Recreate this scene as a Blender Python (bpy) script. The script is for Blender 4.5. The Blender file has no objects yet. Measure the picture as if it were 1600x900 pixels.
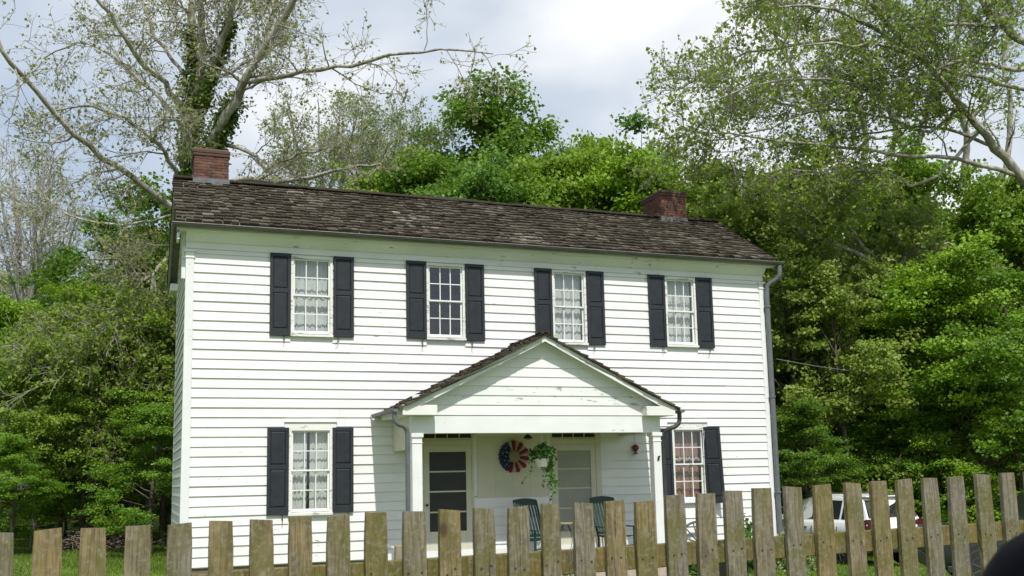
import bpy, math, random
import numpy as np
from mathutils import Vector, Matrix
R_ = math.radians
random.seed(7)
rng = np.random.default_rng(11)
scn = bpy.context.scene
COL = scn.collection

# ------------------------------------------------------------------ camera
cam_d = bpy.data.cameras.new("camera"); cam = bpy.data.objects.new("camera", cam_d); COL.objects.link(cam)
CAM = np.array([-0.9214, -20.7181, 1.5667]); YAW, PIT, ROL, FPX = 0.36272, 0.13622, -0.02157, 1568.8
Fv = np.array([math.sin(YAW)*math.cos(PIT), math.cos(YAW)*math.cos(PIT), math.sin(PIT)])
R0 = np.array([math.cos(YAW), -math.sin(YAW), 0.]); U0 = np.cross(R0, Fv)
Rv = math.cos(ROL)*R0+math.sin(ROL)*U0; Uv = -math.sin(ROL)*R0+math.cos(ROL)*U0
cam.matrix_world = Matrix(((Rv[0], Uv[0], -Fv[0], CAM[0]), (Rv[1], Uv[1], -Fv[1], CAM[1]), (Rv[2], Uv[2], -Fv[2], CAM[2]), (0, 0, 0, 1)))
cam_d.sensor_width = 36; cam_d.lens = FPX/1600*36; cam_d.shift_y = (533.5-450)/1600
cam_d.clip_start = 0.05; cam_d.clip_end = 2000
cam_d.dof.use_dof = True; cam_d.dof.focus_distance = 14; cam_d.dof.aperture_fstop = 11
scn.camera = cam

def at(px, py, d):          # the world point seen at photo pixel (px,py), d metres along the view axis
    return CAM+(Fv+Rv*((px-800)/FPX)-Uv*((py-533.5)/FPX))*d
def aty(px, py, y):
    r = Fv+Rv*((px-800)/FPX)-Uv*((py-533.5)/FPX); return CAM+r*((y-CAM[1])/r[1])

# ------------------------------------------------------------------ sky and sun
SUN = np.array([-0.045, -0.575, 0.815]); SUN = SUN/np.linalg.norm(SUN)
w = bpy.data.worlds.new("World"); scn.world = w; w.use_nodes = True
nt = w.node_tree; N = nt.nodes; L = nt.links
bg = N['Background']; bg.inputs[1].default_value = 0.092
sky = N.new('ShaderNodeTexSky'); sky.sky_type = 'NISHITA'; sky.sun_disc = False
sky.sun_elevation = math.asin(SUN[2]); sky.sun_rotation = math.atan2(SUN[0], SUN[1]) % (2*math.pi)
sky.air_density = 1.2; sky.dust_density = 2.0
tc = N.new('ShaderNodeTexCoord'); mp = N.new('ShaderNodeMapping'); mp.inputs['Scale'].default_value = (1, 1, 2.2); mp.inputs['Location'].default_value = (5.1, 4.6, 0.0)
no = N.new('ShaderNodeTexNoise'); no.inputs['Scale'].default_value = 1.5; no.inputs['Detail'].default_value = 5; no.inputs['Roughness'].default_value = 0.48; no.inputs['Distortion'].default_value = 0.3
cr = N.new('ShaderNodeValToRGB'); cr.color_ramp.elements[0].position = 0.40; cr.color_ramp.elements[0].color = (6.0, 7.2, 9.0, 1)
cr.color_ramp.elements[1].position = 0.60; cr.color_ramp.elements[1].color = (13.2, 13.2, 13.2, 1)
e = cr.color_ramp.elements.new(0.5); e.color = (8.3, 9.1, 10.2, 1)
mx = N.new('ShaderNodeMix'); mx.data_type = 'RGBA'; mx.inputs[0].default_value = 0.82
L.new(tc.outputs['Generated'], mp.inputs[0]); L.new(mp.outputs[0], no.inputs['Vector']); L.new(no.outputs['Fac'], cr.inputs[0])
L.new(sky.outputs[0], mx.inputs[6]); L.new(cr.outputs[0], mx.inputs[7]); L.new(mx.outputs[2], bg.inputs[0])
sd = bpy.data.lights.new("sun", 'SUN'); sd.energy = 4.5; sd.angle = R_(0.6); sd.color = (1.0, 0.965, 0.915)
so = bpy.data.objects.new("sun", sd); COL.objects.link(so); so.location = (-5, -20, 30)
so.rotation_euler = Vector(-SUN).to_track_quat('-Z', 'Y').to_euler()
scn.view_settings.view_transform = 'Standard'; scn.view_settings.look = 'None'; scn.view_settings.exposure = 0; scn.view_settings.gamma = 1
scn.cycles.max_bounces = 6; scn.cycles.transparent_max_bounces = 12

# ------------------------------------------------------------------ materials
MAT = {}
class NB:
    def __init__(s, name):
        s.m = bpy.data.materials.new(name); s.m.use_nodes = True; s.t = s.m.node_tree; s.b = s.t.nodes['Principled BSDF']; MAT[name] = s.m
        s.out = s.t.nodes['Material Output']
    def n(s, t, **k):
        x = s.t.nodes.new('ShaderNode'+t)
        for a, b in k.items(): setattr(x, a, b)
        return x
    def l(s, a, b): s.t.links.new(a, b)
    def coord(s, kind='pos', scale=(1, 1, 1), rand=False):
        if kind == 'pos': src = s.n('NewGeometry').outputs['Position']
        else: src = s.n('TexCoord').outputs['Object']
        m = s.n('Mapping'); m.inputs['Scale'].default_value = scale
        if rand:
            oi = s.n('ObjectInfo'); a = s.n('VectorMath', operation='SCALE'); a.inputs[0].default_value = (37.1, 51.3, 23.7); s.l(oi.outputs['Random'], a.inputs['Scale'])
            b = s.n('VectorMath', operation='ADD'); s.l(src, b.inputs[0]); s.l(a.outputs[0], b.inputs[1]); src = b.outputs[0]
        s.l(src, m.inputs[0]); return m.outputs[0]
    def noise(s, vec, scale=5, detail=4, rough=.55, dist=0):
        x = s.n('TexNoise'); x.inputs['Scale'].default_value = scale; x.inputs['Detail'].default_value = detail; x.inputs['Roughness'].default_value = rough; x.inputs['Distortion'].default_value = dist
        s.l(vec, x.inputs['Vector']); return x.outputs['Fac']
    def ramp(s, fac, stops):
        x = s.n('ValToRGB'); e = x.color_ramp.elements
        for i, (p, c) in enumerate(stops):
            el = e[i] if i < 2 else e.new(p)
            el.position = p; el.color = (c, c, c, 1) if not hasattr(c, '__len__') else (*c, 1)
        s.l(fac, x.inputs[0]); return x.outputs[0]
    def mix(s, f, a, b, mode='MIX'):
        x = s.n('Mix', data_type='RGBA', blend_type=mode)
        for i, v in ((0, f), (6, a), (7, b)):
            if hasattr(v, 'links'): s.l(v, x.inputs[i])
            elif i == 0: x.inputs[0].default_value = v
            else: x.inputs[i].default_value = (*v, 1)
        return x.outputs[2]
    def bump(s, h, strength=.3, dist=.01):
        x = s.n('Bump'); x.inputs['Strength'].default_value = strength; x.inputs['Distance'].default_value = dist; s.l(h, x.inputs['Height']); s.l(x.outputs[0], s.b.inputs['Normal'])
    def col(s, c):
        if hasattr(c, 'links'): s.l(c, s.b.inputs['Base Color'])
        else: s.b.inputs['Base Color'].default_value = (*c, 1)
    def rough(s, r, metal=0, spec=None):
        if hasattr(r, 'links'): s.l(r, s.b.inputs['Roughness'])
        else: s.b.inputs['Roughness'].default_value = r
        s.b.inputs['Metallic'].default_value = metal
        if spec is not None: s.b.inputs['Specular IOR Level'].default_value = spec

def simple(name, c1, c2=None, scale=6, rough=.6, metal=0, stretch=(1, 1, 1), bump=0, kind='pos', rand=False, spec=None, orand=0):
    b = NB(name); v = b.coord(kind, stretch, rand); f = b.noise(v, scale)
    c2 = c2 or tuple(x*.8 for x in c1)
    c = b.mix(b.ramp(f, [(.3, 0), (.7, 1)]), c1, c2)
    if orand:
        oi = b.n('ObjectInfo'); r = b.n('MapRange'); r.inputs[3].default_value = 1-orand; r.inputs[4].default_value = 1+orand; b.l(oi.outputs['Random'], r.inputs[0])
        hs = b.n('HueSaturation'); b.l(r.outputs[0], hs.inputs['Value']); b.l(c, hs.inputs['Color']); c = hs.outputs[0]
    b.col(c); b.rough(rough, metal, spec)
    if bump: b.bump(f, bump)
    return b.m

def white_paint(name, base, peel, peelcol=(.33, .31, .27), dirt=.1, pos_stretch=(1, 1, 4)):
    b = NB(name); v = b.coord('pos', pos_stretch)
    f = b.noise(v, 3.2, 8, .68); big = b.noise(b.coord('pos'), .55, 3)
    m = b.n('Math', operation='ADD'); b.l(f, m.inputs[0]); sc = b.n('Math', operation='MULTIPLY'); sc.inputs[1].default_value = .35; b.l(big, sc.inputs[0]); b.l(sc.outputs[0], m.inputs[1])
    mask = b.ramp(m.outputs[0], [(peel, 0), (peel+.012, 1)])
    d = b.ramp(b.noise(b.coord('pos', (1, 1, 1.6)), 1.7, 6, .6), [(.35, 1.0), (.75, 1-dirt)])
    drt = b.mix(1.0, base, d, 'MULTIPLY')
    c = b.mix(mask, drt, peelcol)
    oi = b.n('ObjectInfo'); r = b.n('MapRange'); r.inputs[3].default_value = .91; r.inputs[4].default_value = 1.0; b.l(oi.outputs['Random'], r.inputs[0])
    c = b.mix(1.0, c, r.outputs[0], 'MULTIPLY')
    b.col(c); b.rough(.62, spec=.3)
    hb = b.n('Math', operation='SUBTRACT'); b.l(b.noise(b.coord('pos', (1, 1, 10)), 30, 3), hb.inputs[0]); b.l(mask, hb.inputs[1])
    b.bump(hb.outputs[0], .25, .003)
    return b.m
white_paint('white_siding', (.81, .805, .795), .862)
white_paint('white_trim', (.80, .81, .80), .83, (.42, .40, .35))
white_paint('worn_trim', (.78, .78, .74), .765, (.40, .38, .33))
white_paint('worn_siding', (.79, .80, .78), .785, (.36, .35, .32))
white_paint('shade_tinted_siding', (.58, .60, .585), .92)  # left wall's white siding, greyed so its shade sits in the colour
simple('ceiling_bounce_tint', (.30, .28, .14), (.25, .23, .11), 3, .7)  # dark yellow carries porch shade and grass bounce in the ceiling colour
simple('grey_soffit', (.30, .28, .24), (.20, .185, .16), 8, .8)
white_paint('cream_bounce_trim', (.62, .605, .49), .93)  # cream paint, its yellow also holding the grass bounce inside the porch
simple('shutter_paint', (.019, .023, .028), (.027, .031, .037), 5, .5, kind='obj', rand=True, spec=.35, bump=.05)
simple('shutter_panel', (.016, .020, .025), (.027, .031, .037), 7, .55, kind='obj', rand=True, spec=.3)
simple('rust', (.07, .03, .015), (.04, .02, .012), 30, .8)
simple('iron', (.02, .02, .02), (.06, .04, .03), 20, .6)
simple('gutter_metal', (.085, .080, .075), (.13, .125, .115), 6, .45, .2, (.6, 3, 3))
simple('gutter_lip', (.22, .21, .19), (.13, .12, .11), 8, .5, .2)
simple('downspout_metal', (.17, .185, .195), (.12, .13, .14), 5, .45, .3, (3, 3, 1))
simple('dark_pipe', (.05, .052, .055), (.09, .09, .09), 9, .45, .3)
simple('flashing', (.16, .17, .17), (.10, .10, .10), 14, .55, .3)
simple('dark_interior', (.10, .095, .085), (.07, .065, .06), 3, .9)
simple('dark_screen', (.012, .013, .012), (.02, .02, .018), 3, .5)
simple('blind', (.33, .34, .29), (.27, .28, .24), 2, .7)
def shingle_mat(name, attr):
    b = NB(name)
    if attr:
        a = b.n('Attribute', attribute_name='rnd').outputs['Fac']
    else: a = b.n('ObjectInfo').outputs['Random']
    patch = b.noise(b.coord('pos'), .9, 5, .6)
    g = b.noise(b.coord('pos', (9, 1, 1.0)), 9, 5, .65)
    c = b.ramp(a, [(0, (.022, .018, .012)), (.35, (.050, .042, .030)), (.75, (.090, .078, .058)), (1, (.15, .135, .105))])
    c = b.mix(b.ramp(patch, [(.38, 0), (.62, .7)]), c, (.034, .025, .017))
    c = b.mix(b.ramp(g, [(.45, 0), (.75, .4)]), c, (.12, .105, .08))
    moss = b.noise(b.coord('pos'), 2.3, 6, .7)
    c = b.mix(b.ramp(moss, [(.58, 0), (.70, .5)]), c, (.045, .05, .022))
    b.col(c); b.rough(.9, spec=.15); b.bump(g, .7, .012)
shingle_mat('shingle', False); shingle_mat('shingle_far', True)
def brick_mat():
    b = NB('brick'); oi = b.n('ObjectInfo').outputs['Random']
    c = b.ramp(oi, [(0, (.10, .045, .034)), (.4, (.15, .068, .048)), (.75, (.185, .095, .07)), (1, (.125, .07, .055))])
    f = b.noise(b.coord('pos'), 6, 6, .65)
    c = b.mix(b.ramp(f, [(.42, 0), (.66, .8)]), c, (.06, .042, .035))
    f2 = b.noise(b.coord('pos'), 22, 4, .6)
    c = b.mix(b.ramp(f2, [(.62, 0), (.72, .6)]), c, (.42, .34, .29))
    b.col(c); b.rough(.85, spec=.2); b.bump(f2, .5, .006)
brick_mat()
simple('cap_brick', (.10, .05, .036), (.07, .045, .035), 7, .9, bump=.5)
simple('mortar', (.20, .15, .12), (.13, .10, .085), 30, .9)
def picket_mat(name, ca, cb, cdark, green):
    b = NB(name); v = b.coord('obj', (1, 1, 1), True)
    mpv = b.n('Mapping'); mpv.inputs['Scale'].default_value = (1.0, 1.0, .09); b.l(v, mpv.inputs[0])
    big = b.noise(mpv.outputs[0], 9, 2, .5, .6)
    wv = b.n('Math', operation='MULTIPLY'); wv.inputs[1].default_value = 85; b.l(big, wv.inputs[0])
    sn = b.n('Math', operation='SINE'); b.l(wv.outputs[0], sn.inputs[0])
    fine = b.n('Mapping'); fine.inputs['Scale'].default_value = (1, 1, .03); b.l(v, fine.inputs[0])
    fg = b.noise(fine.outputs[0], 240, 6, .75)
    blot = b.noise(v, 7, 5, .6)
    oi = b.n('ObjectInfo').outputs['Random']
    base = b.mix(b.ramp(oi, [(0, 0), (.3, .15), (.6, .9), (1, 1)]), ca, cb)
    c = b.mix(b.ramp(sn.outputs[0], [(.35, 0), (1, .6)]), base, tuple(x*.42 for x in ca))
    c = b.mix(b.ramp(fg, [(.46, 0), (.62, .75)]), c, cdark)
    ck = b.n('Mapping'); ck.inputs['Scale'].default_value = (1, 1, .045); b.l(v, ck.inputs[0]); cf = b.noise(ck.outputs[0], 45, 3, .5, .4)
    c = b.mix(b.ramp(cf, [(.30, .9), (.34, 0)]), c, tuple(x*.6 for x in cdark))
    st_ = b.noise(b.coord('obj', (1, 1, .35), True), 16, 5, .7); c = b.mix(b.ramp(st_, [(.52, 0), (.68, .6)]), c, (.07, .06, .045))
    c = b.mix(b.ramp(blot, [(.42, 0), (.62, .8)]), c, green)
    sp_ = b.noise(v, 60, 5, .7); c = b.mix(b.ramp(sp_, [(.50, 0), (.70, .5)]), c, (.30, .285, .24))
    # knots
    vo = b.n('TexVoronoi'); vo.inputs['Scale'].default_value = 5.2; kn = b.n('Mapping'); kn.inputs['Scale'].default_value = (1, 1, .62); b.l(v, kn.inputs[0]); b.l(kn.outputs[0], vo.inputs['Vector'])
    k = b.ramp(vo.outputs['Distance'], [(.05, 1), (.11, 0)])
    c = b.mix(k, c, (.075, .05, .028))
    b.col(c); b.rough(.85, spec=.2)
    hh = b.n('Math', operation='ADD'); b.l(fg, hh.inputs[0]); b.l(sn.outputs[0], hh.inputs[1])
    b.bump(hh.outputs[0], .35, .003)
picket_mat('picket_wood', (.26, .195, .085), (.22, .20, .155), (.060, .048, .033), (.115, .108, .032))
picket_mat('rail_wood', (.20, .155, .030), (.19, .15, .05), (.08, .06, .02), (.10, .10, .02))
simple('fence_post', (.05, .045, .04), (.09, .08, .06), 12, .85, stretch=(1, 1, .1))
def leaf_mat(name, c1, c2, c3, trans=.35, rough=.5):
    b = NB(name); a = b.n('Attribute', attribute_name='rnd').outputs['Fac']; cl = b.n('Attribute', attribute_name='clu').outputs['Fac']
    c = b.mix(a, c1, c2); c = b.mix(b.ramp(cl, [(.45, 0), (1, .8)]), c, c3)
    oi = b.n('ObjectInfo').outputs['Random']; mr = b.n('MapRange'); mr.inputs[3].default_value = .82; mr.inputs[4].default_value = 1.18; b.l(oi, mr.inputs[0])
    hs = b.n('HueSaturation'); b.l(mr.outputs[0], hs.inputs['Value']); b.l(c, hs.inputs['Color']); c = hs.outputs[0]
    b.col(c); b.rough(rough, spec=.35)
    tr = b.n('BsdfTranslucent'); g = b.n('Gamma'); g.inputs[1].default_value = .9; b.l(c, g.inputs[0]); b.l(g.outputs[0], tr.inputs[0])
    ms = b.n('MixShader'); ms.inputs[0].default_value = trans; b.l(b.b.outputs[0], ms.inputs[1]); b.l(tr.outputs[0], ms.inputs[2]); b.l(ms.outputs[0], b.out.inputs[0])
leaf_mat('leaf_bright', (.175, .32, .016), (.28, .42, .03), (.115, .25, .014), .42)
leaf_mat('leaf_deep', (.10, .21, .013), (.18, .31, .024), (.07, .165, .013), .42)
leaf_mat('leaf_cool', (.085, .19, .018), (.15, .28, .032), (.06, .145, .016), .4)
leaf_mat('leaf_pale', (.22, .32, .035), (.34, .43, .085), (.15, .27, .02), .42)
leaf_mat('leaf_olive', (.165, .265, .020), (.27, .36, .045), (.10, .215, .015), .42)
leaf_mat('leaf_fresh', (.21, .31, .022), (.30, .40, .05), (.14, .25, .018), .5)
leaf_mat('leaf_dry', (.24, .27, .065), (.34, .36, .12), (.16, .24, .035), .45)
leaf_mat('ivy_leaf', (.09, .17, .014), (.17, .27, .028), (.12, .14, .03))
leaf_mat('plant_leaf', (.05, .14, .03), (.12, .25, .05), (.22, .36, .07))
leaf_mat('basket_leaf', (.028, .095, .02), (.08, .19, .035), (.16, .26, .07))
leaf_mat('variegated_leaf', (.22, .32, .08), (.55, .58, .30), (.15, .25, .05))
leaf_mat('grass_blade', (.09, .16, .018), (.17, .24, .035), (.07, .13, .015), .3)
def bark(name, a, c2, dark, sc=6):
    b = NB(name); v = b.coord('pos', (1, 1, .5)); f = b.noise(v, sc*.35, 5, .65); g = b.noise(v, sc*2.2, 5, .6)
    c = b.mix(b.ramp(f, [(.42, 0), (.52, 1)]), a, c2); c = b.mix(b.ramp(g, [(.5, 0), (.66, .8)]), c, dark)
    b.col(c); b.rough(.85, spec=.2); b.bump(g, .5, .02)
bark('sycamore_bark', (.48, .47, .43), (.27, .25, .20), (.13, .115, .09))
bark('pale_bark', (.45, .44, .40), (.30, .29, .26), (.19, .18, .16))
bark('dark_bark', (.075, .06, .045), (.12, .10, .08), (.035, .03, .022))
bark('twig_bark', (.27, .245, .20), (.34, .32, .27), (.16, .14, .11))
simple('dark_twig', (.13, .12, .095), (.20, .185, .15), 4, .85)
simple('pale_twig', (.42, .40, .37), (.32, .30, .27), 4, .8)
simple('ground_soil', (.055, .05, .03), (.035, .04, .02), .6, .95)
def ground_mat():
    b = NB('lawn_ground'); v = b.coord('pos'); f = b.noise(v, 1.3, 6, .6); g = b.noise(v, 14, 5, .7); wd = b.noise(v, .15, 3)
    c = b.mix(b.ramp(f, [(.35, 0), (.65, 1)]), (.10, .18, .020), (.17, .24, .040)); c = b.mix(b.ramp(g, [(.4, 0), (.75, .7)]), c, (.045, .075, .012))
    c = b.mix(b.ramp(wd, [(.5, 0), (.62, .6)]), c, (.12, .105, .05))
    b.col(c); b.rough(.95, spec=.1); b.bump(g, .8, .03)
ground_mat()
simple('asphalt', (.05, .05, .05), (.065, .063, .06), 40, .9, bump=.4)
simple('car_paint_white', (.78, .79, .79), (.76, .77, .77), 1, .18, spec=.6)
simple('car_paint_dark', (.03, .033, .04), (.035, .04, .045), 1, .25, spec=.6)
simple('car_glass', (.012, .014, .016), (.02, .022, .024), 2, .05, spec=.8)
simple('black_plastic', (.018, .018, .019), (.025, .025, .025), 9, .5)
simple('tyre', (.016, .016, .016), (.024, .023, .022), 9, .85)
simple('chrome', (.45, .46, .47), (.3, .3, .3), 5, .25, .8)
simple('alloy', (.16, .165, .17), (.1, .1, .1), 5, .35, .6)
simple('tail_red', (.05, .002, .003), (.04, .002, .002), 5, .3, spec=.25)
simple('plate', (.35, .37, .36), (.25, .26, .25), 9, .4)
simple('mirror_black', (.001, .0015, .003), (.0015, .002, .004), 3, .5, spec=.04)
simple('chair_green', (.008, .036, .025), (.006, .026, .018), 9, .5)
simple('porch_deck', (.30, .28, .24), (.22, .20, .17), 9, .8, stretch=(6, .6, 1))
simple('step_stone', (.42, .37, .29), (.30, .26, .20), 12, .85)
simple('curtain_white', (.62, .62, .60), (.56, .56, .54), 5, .85)
simple('curtain_pink', (.36, .20, .155), (.28, .15, .115), 5, .85)
simple('flag_red', (.24, .016, .022), (.22, .010, .016), 6, .8)
simple('flag_blue', (.014, .022, .085), (.020, .03, .10), 6, .8)
simple('flag_white_shaded', (.46, .43, .34), (.38, .35, .27), 6, .8)  # white cloth dulled to tan, with porch shade put into the colour
simple('straw', (.30, .24, .13), (.17, .14, .08), 60, .9, bump=.6)
simple('pot_white', (.72, .72, .70), (.6, .6, .58), 6, .45)
simple('red_glaze', (.20, .022, .012), (.10, .014, .01), 16, .35)
simple('brushwood', (.19, .15, .12), (.10, .08, .065), 5, .9, kind='obj')
simple('old_wood', (.16, .15, .135), (.09, .085, .075), 14, .9)
simple('tan_wood', (.30, .25, .16), (.2, .17, .1), 9, .85, stretch=(1, 1, .2))
simple('blossom', (.80, .16, .07), (.7, .25, .1), 20, .6)
simple('cable_black', (.18, .19, .19), (.15, .15, .15), 5, .6)
def glass_mat():
    b = NB('pane_glass'); t = b.n('BsdfTransparent'); t.inputs[0].default_value = (.95, .965, .96, 1)
    g = b.n('BsdfGlossy'); g.inputs['Roughness'].default_value = .03; fr = b.n('MapRange'); gm = b.n('NewGeometry'); dt = b.n('VectorMath', operation='DOT_PRODUCT'); b.l(gm.outputs['Incoming'], dt.inputs[0]); b.l(gm.outputs['Normal'], dt.inputs[1]); ab = b.n('Math', operation='ABSOLUTE'); b.l(dt.outputs['Value'], ab.inputs[0]); iv = b.n('Math', operation='SUBTRACT'); iv.inputs[0].default_value = 1; b.l(ab.outputs[0], iv.inputs[1]); pw_ = b.n('Math', operation='POWER'); pw_.inputs[1].default_value = 5; b.l(iv.outputs[0], pw_.inputs[0]); b.l(pw_.outputs[0], fr.inputs[0]); fr.inputs[3].default_value = .07; fr.inputs[4].default_value = .9
    f = b.noise(b.coord('pos'), 5, 2); bp = b.n('Bump'); bp.inputs['Strength'].default_value = .25; bp.inputs['Distance'].default_value = .02
    b.l(f, bp.inputs['Height']); b.l(bp.outputs[0], g.inputs['Normal'])
    ms = b.n('MixShader'); b.l(fr.outputs[0], ms.inputs[0]); b.l(t.outputs[0], ms.inputs[1]); b.l(g.outputs[0], ms.inputs[2]); b.l(ms.outputs[0], b.out.inputs[0])
glass_mat()

# ------------------------------------------------------------------ object helpers
WL = {}
def thing(name, label, cat, loc=(0, 0, 0), group=None):
    o = bpy.data.objects.new(name, None); o.location = loc; o.empty_display_size = .2; COL.objects.link(o)
    o['label'] = label; o['category'] = cat
    if group: o['group'] = group
    WL[o.name] = Vector(loc); return o
def tag(o, label, cat, group=None):
    o['label'] = label; o['category'] = cat
    if group: o['group'] = group
    return o
def link(name, me, mat=None, parent=None, loc=(0, 0, 0), smooth=False):
    o = bpy.data.objects.new(name, me); COL.objects.link(o)
    if mat and not me.materials: me.materials.append(MAT[mat])
    loc = Vector([float(x) for x in loc])
    if parent: o.parent = parent; o.location = loc-WL[parent.name]
    else: o.location = loc
    WL[o.name] = loc
    if smooth and len(me.polygons): me.polygons.foreach_set('use_smooth', [True]*len(me.polygons))
    return o
class MB:
    def __init__(s): s.v = []; s.f = []
    def add(s, vs, fs):
        k = len(s.v); s.v += [tuple(map(float, p)) for p in vs]; s.f += [tuple(i+k for i in f) for f in fs]; return s
    def box(s, x0, x1, y0, y1, z0, z1):
        return s.add([(x0, y0, z0), (x1, y0, z0), (x1, y1, z0), (x0, y1, z0), (x0, y0, z1), (x1, y0, z1), (x1, y1, z1), (x0, y1, z1)],
                     [(0, 3, 2, 1), (4, 5, 6, 7), (0, 1, 5, 4), (1, 2, 6, 5), (2, 3, 7, 6), (3, 0, 4, 7)])
    def prism(s, pts, axis, a, b):      # 2D polygon extruded along axis ('x','y','z')
        def P(p, t): return {'y': (p[0], t, p[1]), 'x': (t, p[0], p[1]), 'z': (p[0], p[1], t)}[axis]
        n = len(pts); vs = [P(p, a) for p in pts]+[P(p, b) for p in pts]
        fs = [tuple(range(n)), tuple(range(2*n-1, n-1, -1))]+[(i, i+n, (i+1) % n+n, (i+1) % n) for i in range(n)]
        return s.add(vs, fs)
    def tube(s, pts, r, k=8, cap=True):
        pts = [np.array(p, float) for p in pts]; n = len(pts); rr = r if hasattr(r, '__len__') else [r]*n
        vs = []; up = None
        for i, p in enumerate(pts):
            t = pts[min(i+1, n-1)]-pts[max(i-1, 0)]; t = t/(np.linalg.norm(t)+1e-9)
            if up is None: up = np.array([0, 0, 1.]) if abs(t[2]) < .9 else np.array([1., 0, 0])
            a = np.cross(t, up); a /= np.linalg.norm(a)+1e-9; b = np.cross(a, t); up = b
            for j in range(k): th = 2*math.pi*j/k; vs.append(p+rr[i]*(a*math.cos(th)+b*math.sin(th)))
        fs = [(i*k+j, i*k+(j+1) % k, (i+1)*k+(j+1) % k, (i+1)*k+j) for i in range(n-1) for j in range(k)]
        if cap: fs += [tuple(range(k-1, -1, -1)), tuple(range((n-1)*k, n*k))]
        return s.add(vs, fs)
    def lathe(s, prof, c, k=20, axis=2, flute=0):
        vs = []
        for (r, z) in prof:
            for j in range(k):
                th = 2*math.pi*j/k; q = r*(1+(flute if j % 2 else 0)); p = [q*math.cos(th), q*math.sin(th), z]
                if axis == 0: p = [p[2], p[0], p[1]]
                if axis == 1: p = [p[0], p[2], p[1]]
                vs.append((p[0]+c[0], p[1]+c[1], p[2]+c[2]))
        n = len(prof)
        fs = [(i*k+j, i*k+(j+1) % k, (i+1)*k+(j+1) % k, (i+1)*k+j) for i in range(n-1) for j in range(k)]
        fs += [tuple(range(k-1, -1, -1)), tuple(range((n-1)*k, n*k))]
        return s.add(vs, fs)
    def obj(s, name, mat, parent=None, smooth=False, bevel=0, fixn=True):
        v = np.array(s.v); c = (v.min(0)+v.max(0))/2
        me = bpy.data.meshes.new(name); me.from_pydata([tuple(p) for p in (v-c)], [], s.f)
        if fixn:
            import bmesh
            bm = bmesh.new(); bm.from_mesh(me)
            if bevel: bmesh.ops.bevel(bm, geom=[e for e in bm.edges if len(e.link_faces) == 2 and e.calc_face_angle(0) > .6], offset=bevel, segments=1, affect='EDGES')
            bmesh.ops.recalc_face_normals(bm, faces=bm.faces); bm.to_mesh(me); bm.free()
        me.update(); o = link(name, me, mat, parent, c)
        if smooth:
            me.polygons.foreach_set('use_smooth', [True]*len(me.polygons))
            try: me.set_sharp_from_angle(angle=R_(40))
            except Exception: pass
        return o
def np_mesh(name, V, Fq, mat=None, attrs=None, smooth=False):
    me = bpy.data.meshes.new(name); n, k = Fq.shape
    me.vertices.add(len(V)); me.vertices.foreach_set('co', V.astype(np.float32).ravel())
    me.loops.add(n*k); me.loops.foreach_set('vertex_index', Fq.astype(np.int32).ravel())
    me.polygons.add(n); me.polygons.foreach_set('loop_start', np.arange(0, n*k, k, dtype=np.int32)); me.polygons.foreach_set('loop_total', np.full(n, k, np.int32))
    if smooth: me.polygons.foreach_set('use_smooth', np.ones(n, bool))
    for a, val in (attrs or {}).items():
        at_ = me.attributes.new(a, 'FLOAT', 'FACE'); at_.data.foreach_set('value', val.astype(np.float32))
    me.update(calc_edges=True)
    if mat: me.materials.append(MAT[mat])
    return me
def unit(a): return a/(np.linalg.norm(a, axis=-1, keepdims=True)+1e-9)

# ------------------------------------------------------------------ branches and leaves (vectorised)
def tubes_np(P, R, k):          # P (B,n,3), R (B,n)
    B, n, _ = P.shape; T = np.empty_like(P); T[:, 1:-1] = P[:, 2:]-P[:, :-2]; T[:, 0] = P[:, 1]-P[:, 0]; T[:, -1] = P[:, -1]-P[:, -2]; T = unit(T)
    ref = np.tile(np.array([.31, .17, .93]), (B, n, 1)); par = np.abs((T*ref).sum(-1)) > .95; ref[par] = (1, 0, 0)
    A = unit(np.cross(T, ref)); Bn = np.cross(A, T); th = np.arange(k)*2*math.pi/k
    V = P[:, :, None]+R[:, :, None, None]*(A[:, :, None]*np.cos(th)[None, None, :, None]+Bn[:, :, None]*np.sin(th)[None, None, :, None])
    idx = np.arange(B*n*k).reshape(B, n, k); nx = np.roll(idx, -1, 2)
    F = np.stack([idx[:, :-1], nx[:, :-1], nx[:, 1:], idx[:, 1:]], -1).reshape(-1, 4)
    return V.reshape(-1, 3), F
def grow(P, R, nch, length, ang, npts, r, tmin=.25, up=0., wob=.18, rr=.5, tmax=1.0, taper=.3, lenfall=.45):
    B, n, _ = P.shape; par = np.repeat(np.arange(B), nch); M = len(par); t = r.uniform(tmin, tmax, M)
    x = t*(n-1); i = np.minimum(x.astype(int), n-2); fr = (x-i)[:, None]
    p0 = P[par, i]*(1-fr)+P[par, i+1]*fr; T = unit(P[par, i+1]-P[par, i]); rad = (R[par, i]*(1-fr[:, 0])+R[par, i+1]*fr[:, 0])*rr
    q = unit(np.cross(T, r.normal(size=(M, 3)))); a = np.radians(r.uniform(ang[0], ang[1], M))[:, None]
    D = unit(T*np.cos(a)+q*np.sin(a)+np.array([0, 0, up]))
    Ln = (length if np.ndim(length) == 0 else np.asarray(length)[par])*(1-lenfall*t)*r.uniform(.6, 1.25, M)
    out = np.empty((M, npts, 3)); out[:, 0] = p0; cur = p0
    for j in range(1, npts):
        D = unit(D+r.normal(size=(M, 3))*wob+np.array([0, 0, up*.25])); cur = cur+D*(Ln/(npts-1))[:, None]; out[:, j] = cur
    Rn = rad[:, None]*np.linspace(1, taper, npts)[None]
    return out, Rn
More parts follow.
